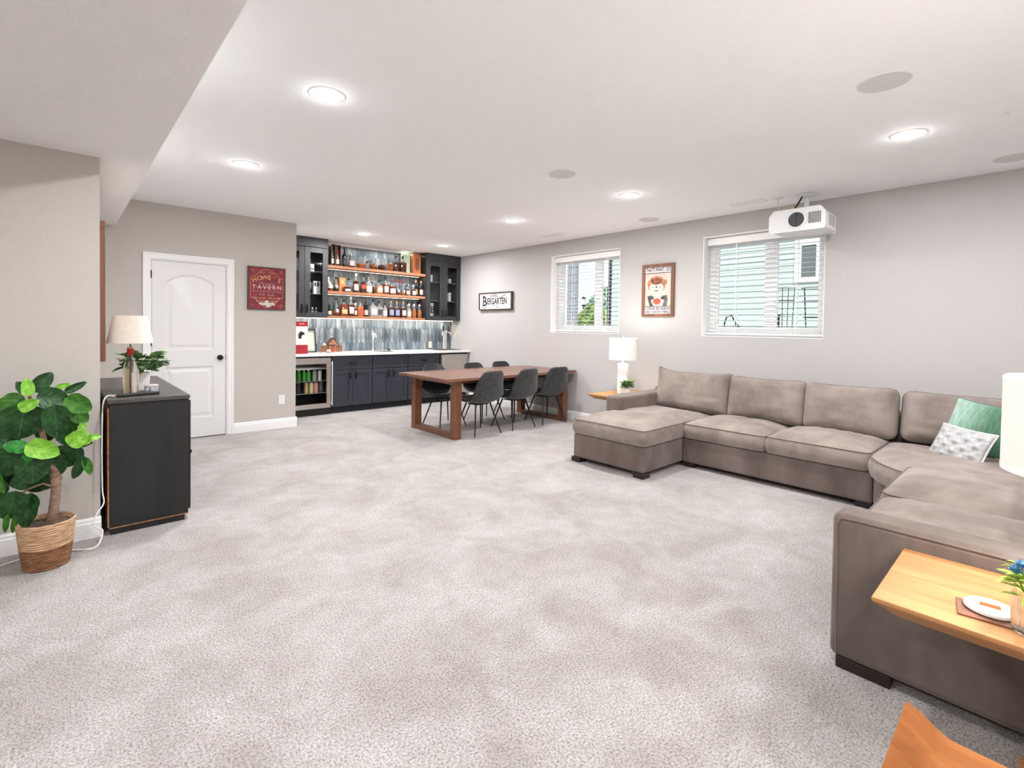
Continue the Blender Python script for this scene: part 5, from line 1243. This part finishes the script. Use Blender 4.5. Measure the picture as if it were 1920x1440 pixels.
# near end table items
vs_ = thing('flower_vase', 'ribbed clear glass vase of blue thistles on end table', 'vase', (1.885, .004, .5603))
MB().surf(lambda u, v: ((.046+.002*math.cos(u*2*PI*22))*(1-.10*(1-v)**3)*math.cos(u*2*PI), (.046+.002*math.cos(u*2*PI*22))*(1-.10*(1-v)**3)*math.sin(u*2*PI), .004+.095*v), 132, 8, True).build('glass_wall', M['glass'], vs_, smooth=True, angle=180)
MB().lathe([(0,0),(.04,0),(.043,.006),(.0,.008)], 24).build('vase_base', M['glass'], vs_, smooth=True)
rnd = random.Random(5); thistle = noisy('blue_thistle', (.01,.05,.16), (.03,.16,.30), 60, .7); lime = leafmat('lime_needle', (.20,.34,.03), (.42,.55,.10), (.5,.6,.2), .5)
lm3 = leaf_mesh('leaf', lime, 4, .15, .12, 1.0)
heads = [(-.030,.028,.185),(-.020,.040,.165),(.012,.035,.150),(-.040,.0,.16),(.03,-.02,.19),(-.01,-.03,.175)]
for hx_, hy_, hz_ in heads:
    f = MB(); 
    for i in range(60):
        d = Vector((rnd.gauss(0,1), rnd.gauss(0,1), rnd.gauss(.4,1))).normalized(); a = d.orthogonal().normalized()*.0016; p = Vector((hx_,hy_,hz_))
        b2 = d.cross(a).normalized()*.0016; e = p+d*rnd.uniform(.012,.021); f.add([p+a, p+b2, p-a, e], [(0,1,3),(1,2,3),(2,0,3)])
    f.lathe([(0,-.010),(.010,-.005),(.011,.004),(0,.012)], 10, (hx_,hy_,hz_)); f.build('thistle_head', thistle, vs_)
    MB().tube([(0,0,.02),(hx_*.4,hy_*.4,.09),(hx_,hy_,hz_-.008)], .0016, 5).build('stem', plain('olive_stem', (.16,.20,.05), .6), vs_)
for i in range(46):
    a = rnd.uniform(0, 2*PI); z = rnd.uniform(.09,.17); b = (.02*math.cos(a), .02*math.sin(a), z); d = (math.cos(a), math.sin(a), rnd.uniform(-.25,.9))
    o = bpy.data.objects.new('leaf', lm3); COL.objects.link(o); o.parent = vs_; l = rnd.uniform(.035,.07); orient(o, b, d, (0,0,1), l, l*.22)
cs = thing('coaster', 'square brown wooden coaster under the white oval dish', 'coaster', (1.915, .105, .5603), .12); box(-.055,.055,-.055,.055,0,.005).build('board', M['framebrown'], cs, bevel=.001)
od = thing('oval_dish', 'white round trivet with brown inlay on the end table', 'dish', (1.935, .092, .5656), .12); MB().lathe([(0,0),(.050,0),(.056,.004),(.056,.011),(.052,.014),(0,.014)], 32).build('disc', M['whiteceramic'], od, smooth=True); box(-.012,.012,-.022,.022,.014,.0146).build('inlay', M['oakx'], od)
# wooden bench in the lower right corner
bn = thing('wooden_stool', 'honey wooden stool with scooped seat at bottom right corner', 'stool', (1.20, -.10, 0))
def seat(u, v):
    x = -.30+.60*u; y = -.33+.64*v
    e = max(0, (abs(2*v-1)-.72)/.28); return (x, y, .415+.045*e*e*(3-2*e)-.010*(1-abs(2*u-1)**2.2))
m = MB().surf(seat, 20, 24); m.surf(lambda u, v: (seat(1-u, v)[0]*.96, seat(1-u, v)[1]*.96, .395), 20, 24)
rim_t = [seat(k/20, 0) for k in range(20)]+[seat(1, k/24) for k in range(24)]+[seat(1-k/20, 1) for k in range(20)]+[seat(0, 1-k/24) for k in range(24)]
nr_ = len(rim_t); m.add(rim_t+[(p[0]*.96, p[1]*.96, .395) for p in rim_t], [(i, (i+1) % nr_, (i+1) % nr_+nr_, i+nr_) for i in range(nr_)])
m.build('seat', M['oakx'], bn, smooth=True, angle=40)
for sx in (-1, 1):
    for sy in (-1, 1): MB().tube([(sx*.20, sy*.20, .40),(sx*.23, sy*.22, 0)], [.022,.015], 10).build('leg', M['oakx'], bn, smooth=True)
for sy in (-1, 1): MB().tube([(-.215,sy*.21,.2),(.215,sy*.21,.2)], .012, 8).build('stretcher', M['oakx'], bn, smooth=True)
# ================================================================== CONSOLE
co = thing('console_cabinet', 'black stained wooden console cabinet against the left wall', 'cabinet', (.44, 4.72, 0))
box(-.215, .205, -.768, .768, .045, .828).build('body', M['blackwood'], co, bevel=.003)
box(-.222, .213, -.780, .780, .829, .855).build('top', M['blackwood_y'], co, bevel=.003)
box(-.21, .185, -.762, .762, 0, .0445).build('plinth', M['blackwood'], co)
box(-.216, .2055, -.7695, -.7682, .040, .0475).build('worn_edge', M['rawwood'], co)
box(-.2225, -.2152, -.7685, -.30, .05, .80).build('back_edge', M['rawwood'], co)
for k in range(3): 
    d = box(.2052, .221, -.755+k*.505, -.755+k*.505+.498, .07, .815).build('door', M['blackwood'], co, bevel=.003); MB().lathe([(.010,0),(.014,.012),(0,.018)], 10, (0,0,0)).build('knob', M['bronze'], d, loc=(.221, -.70+k*.505, .45), rot=(0,PI/2,0))
CTZ = .8555
bl = thing('bottle_lamp', 'clear bottle lamp with red collar and linen shade', 'lamp', (.354, 4.22, CTZ))
MB().lathe([(.038,0),(.042,.006),(.042,.16),(.036,.20),(.018,.245),(.015,.265)], 24).build('glass_bottle', M['glass'], bl, smooth=True)
MB().lathe([(.0185,.262),(.0195,.264),(.0185,.305),(.016,.308)], 20).build('red_collar', CAP['red'], bl, smooth=True); MB().lathe([(.019,.307),(.021,.312),(.010,.320)], 16).build('brass_cap', CAP['gold'], bl, smooth=True)
MB().tube([(0,0,.004),(0,0,.46)], .004, 8).build('rod', CAP['brown'], bl)
MB().lathe([(.128,.345),(.094,.53),(.092,.53),(.126,.345),(.128,.345)], 40, cap=False).build('lamp_shade', M['shade_off'], bl, smooth=True); MB().tube([(-.094,0,.52),(.094,0,.52)], .002, 5).build('shade_spider', M['chrome'], bl)
cd = thing('pillar_candle', 'cream pillar candle behind the bottle lamp', 'candle', (.385, 4.31, CTZ)); MB().lathe([(.024,0),(.025,.003),(.025,.155),(.022,.158),(0,.154)], 20).build('wax', plain('cream_wax', (.74,.60,.40), .5), cd, smooth=True); MB().tube([(0,0,.154),(.001,0,.168)], .001, 5).build('wick', M['ink'], cd)
p2_ = thing('potted_plant', 'sage-green plant in white square pot on black console', 'plant', (.435, 4.42, CTZ))
loft([(rrect(.042,.042,.006),0),(rrect(.046,.046,.006),.125),(rrect(.040,.040,.006),.125),(rrect(.038,.038,.006),.10)]).build('pot', M['whiteceramic'], p2_, smooth=True); bush(p2_, (0,0,.12), 80, .16, .13, .085, lm2, 8, .35)
tn = thing('candle_tin', 'small round blue and white patterned candle tin', 'tin', (.475, 4.27, CTZ)); MB().lathe([(.038,0),(.040,.003),(.040,.034)], 24).build('tin_wall', noisy('blue_floral', (.10,.10,.30), (.72,.70,.74), 55, .4), tn, smooth=True); MB().lathe([(.0415,.034),(.042,.046),(.038,.049),(0,.049)], 24).build('tin_lid', LAB['grey'], tn, smooth=True)
rm = thing('remote_control', 'long black remote control at front of console top', 'remote', (.385, 4.085, CTZ), .16)
box(-.115,.115,-.022,.022,0,.018).build('body', M['black'], rm, bevel=.006)
for k in range(6): box(-.09+k*.03,-.078+k*.03,-.006,.006,.018,.0195).build('button', LAB['dark'], rm)
tr = thing('wooden_tray', 'thin wooden tray edge behind the black remote', 'tray', (.345, 4.15, CTZ), .12); box(-.10,.09,-.02,.02,0,.008).build('board', CAP['cork'], tr, bevel=.002)
crd = MB().path([(.262,4.098,CTZ+.004),(.225,4.08,CTZ+.010),(.202,4.03,.83),(.192,3.955,.72),(.190,3.945,.5),(.192,3.94,.30),(.198,3.93,.22),(.165,3.91,.17),(.145,3.90,.11),(.17,3.90,.08),(.19,3.88,.06),(.16,3.80,.006),(.08,3.80,.006),(-.02,3.88,.006),(-.16,3.86,.006),(-.3,3.80,.006)], .0042, 6).build('power_cord', M['cordw'], None, smooth=True)
tag(crd, 'thin white power cord hanging from the black console', 'cord')
# ================================================================== FIDDLE LEAF PLANT
fp_ = thing('fiddle_leaf_plant', 'green fiddle leaf plant in woven two-tone basket', 'plant', (-.057, 3.70, 0))
def basket_mat(name, c0, c1):
    m, t, b = nt(name); v = coords(t, (1,1,1)); mp = N(t, 'ShaderNodeMapping'); mp.inputs['Scale'].default_value = (22,22,130); t.links.new(v, mp.inputs['Vector'])
    n = N(t, 'ShaderNodeTexNoise', Scale=1.0, Detail=3.0, Distortion=.5); t.links.new(mp.outputs[0], n.inputs['Vector'])
    t.links.new(ramp(t, n.outputs['Fac'], [(.35, c0), (.65, c1)]), b.inputs['Base Color']); b.inputs['Roughness'].default_value = .7; bump(t, b, n.outputs['Fac'], .8, .01); return m
natural = basket_mat('natural_straw', (.40,.22,.11), (.68,.46,.29)); brownb = basket_mat('brown_straw', (.14,.055,.02), (.34,.16,.07))
def coil(z0, z1, r0, r1, k):
    p = []
    for i in range(k):
        z = z0+(z1-z0)*i/k; dz = (z1-z0)/k; r = r0+(r1-r0)*i/k
        p += [(r-.0015, z), (r+.002, z+dz*.3), (r+.002, z+dz*.7), (r-.0015, z+dz)]
    return p
MB().lathe([(0,.002),(.094,.002)]+coil(.002,.115,.097,.110,9), 40).build('basket_lower_band', brownb, fp_, smooth=True, angle=70)
MB().lathe(coil(.115,.25,.110,.123,11)+[(.118,.252),(.112,.245),(.108,.20)], 40).build('basket_upper_band', natural, fp_, smooth=True, angle=70)
MB().surf(lambda u, v: (.113*v*math.cos(2*PI*u), .113*v*math.sin(2*PI*u), .225+.012*noise.noise(Vector((math.cos(2*PI*u)*v*4, math.sin(2*PI*u)*v*4, 0)))+.02*(1-v)), 28, 10, True).build('moss', M['soil'], fp_, smooth=True)
mo = MB(); rnd = random.Random(9)
for i in range(120):
    a = rnd.uniform(0,2*PI); q = rnd.uniform(.02,.11); p = Vector((q*math.cos(a), q*math.sin(a), .235)); d = Vector((rnd.uniform(-1,1), rnd.uniform(-1,1), rnd.uniform(0,.7))).normalized()*rnd.uniform(.02,.05)
    s_ = d.orthogonal().normalized()*.0012; mo.add([p-s_, p+s_, p+d+s_*.3+Vector((0,0,-.01))], [(0,1,2)])
o = mo.build('moss_fibres', plain('moss_fibre', (.16,.10,.06), .9), fp_); o['kind'] = 'stuff'
def PL(px, py, dy=0.0): return Vector((-.027+.00211*(px-100)+.057, dy, .76-.00293*(py-800)))
trunk = [PL(96,985), PL(101,950), PL(105,915), PL(103,890), PL(96,870), PL(85,835), PL(76,800), PL(62,765), PL(55,735)]
MB().tube(trunk, [.026,.023,.022,.024,.018,.014,.012,.010,.007], 14).build('trunk', M['bark'], fp_, smooth=True)
MB().tube([PL(104,905), PL(112,900), PL(116,896)], [.014,.011,.007], 8).build('branch_stub', M['bark'], fp_, smooth=True)
MB().tube([PL(90,850), PL(110,845), PL(130,840), PL(140,830)], [.010,.009,.007,.005], 8).build('branch', M['bark'], fp_, smooth=True); MB().tube([PL(96,912), PL(80,905), PL(50,912), PL(30,925)], [.008,.006,.005,.004], 8).build('branch', M['bark'], fp_, smooth=True)
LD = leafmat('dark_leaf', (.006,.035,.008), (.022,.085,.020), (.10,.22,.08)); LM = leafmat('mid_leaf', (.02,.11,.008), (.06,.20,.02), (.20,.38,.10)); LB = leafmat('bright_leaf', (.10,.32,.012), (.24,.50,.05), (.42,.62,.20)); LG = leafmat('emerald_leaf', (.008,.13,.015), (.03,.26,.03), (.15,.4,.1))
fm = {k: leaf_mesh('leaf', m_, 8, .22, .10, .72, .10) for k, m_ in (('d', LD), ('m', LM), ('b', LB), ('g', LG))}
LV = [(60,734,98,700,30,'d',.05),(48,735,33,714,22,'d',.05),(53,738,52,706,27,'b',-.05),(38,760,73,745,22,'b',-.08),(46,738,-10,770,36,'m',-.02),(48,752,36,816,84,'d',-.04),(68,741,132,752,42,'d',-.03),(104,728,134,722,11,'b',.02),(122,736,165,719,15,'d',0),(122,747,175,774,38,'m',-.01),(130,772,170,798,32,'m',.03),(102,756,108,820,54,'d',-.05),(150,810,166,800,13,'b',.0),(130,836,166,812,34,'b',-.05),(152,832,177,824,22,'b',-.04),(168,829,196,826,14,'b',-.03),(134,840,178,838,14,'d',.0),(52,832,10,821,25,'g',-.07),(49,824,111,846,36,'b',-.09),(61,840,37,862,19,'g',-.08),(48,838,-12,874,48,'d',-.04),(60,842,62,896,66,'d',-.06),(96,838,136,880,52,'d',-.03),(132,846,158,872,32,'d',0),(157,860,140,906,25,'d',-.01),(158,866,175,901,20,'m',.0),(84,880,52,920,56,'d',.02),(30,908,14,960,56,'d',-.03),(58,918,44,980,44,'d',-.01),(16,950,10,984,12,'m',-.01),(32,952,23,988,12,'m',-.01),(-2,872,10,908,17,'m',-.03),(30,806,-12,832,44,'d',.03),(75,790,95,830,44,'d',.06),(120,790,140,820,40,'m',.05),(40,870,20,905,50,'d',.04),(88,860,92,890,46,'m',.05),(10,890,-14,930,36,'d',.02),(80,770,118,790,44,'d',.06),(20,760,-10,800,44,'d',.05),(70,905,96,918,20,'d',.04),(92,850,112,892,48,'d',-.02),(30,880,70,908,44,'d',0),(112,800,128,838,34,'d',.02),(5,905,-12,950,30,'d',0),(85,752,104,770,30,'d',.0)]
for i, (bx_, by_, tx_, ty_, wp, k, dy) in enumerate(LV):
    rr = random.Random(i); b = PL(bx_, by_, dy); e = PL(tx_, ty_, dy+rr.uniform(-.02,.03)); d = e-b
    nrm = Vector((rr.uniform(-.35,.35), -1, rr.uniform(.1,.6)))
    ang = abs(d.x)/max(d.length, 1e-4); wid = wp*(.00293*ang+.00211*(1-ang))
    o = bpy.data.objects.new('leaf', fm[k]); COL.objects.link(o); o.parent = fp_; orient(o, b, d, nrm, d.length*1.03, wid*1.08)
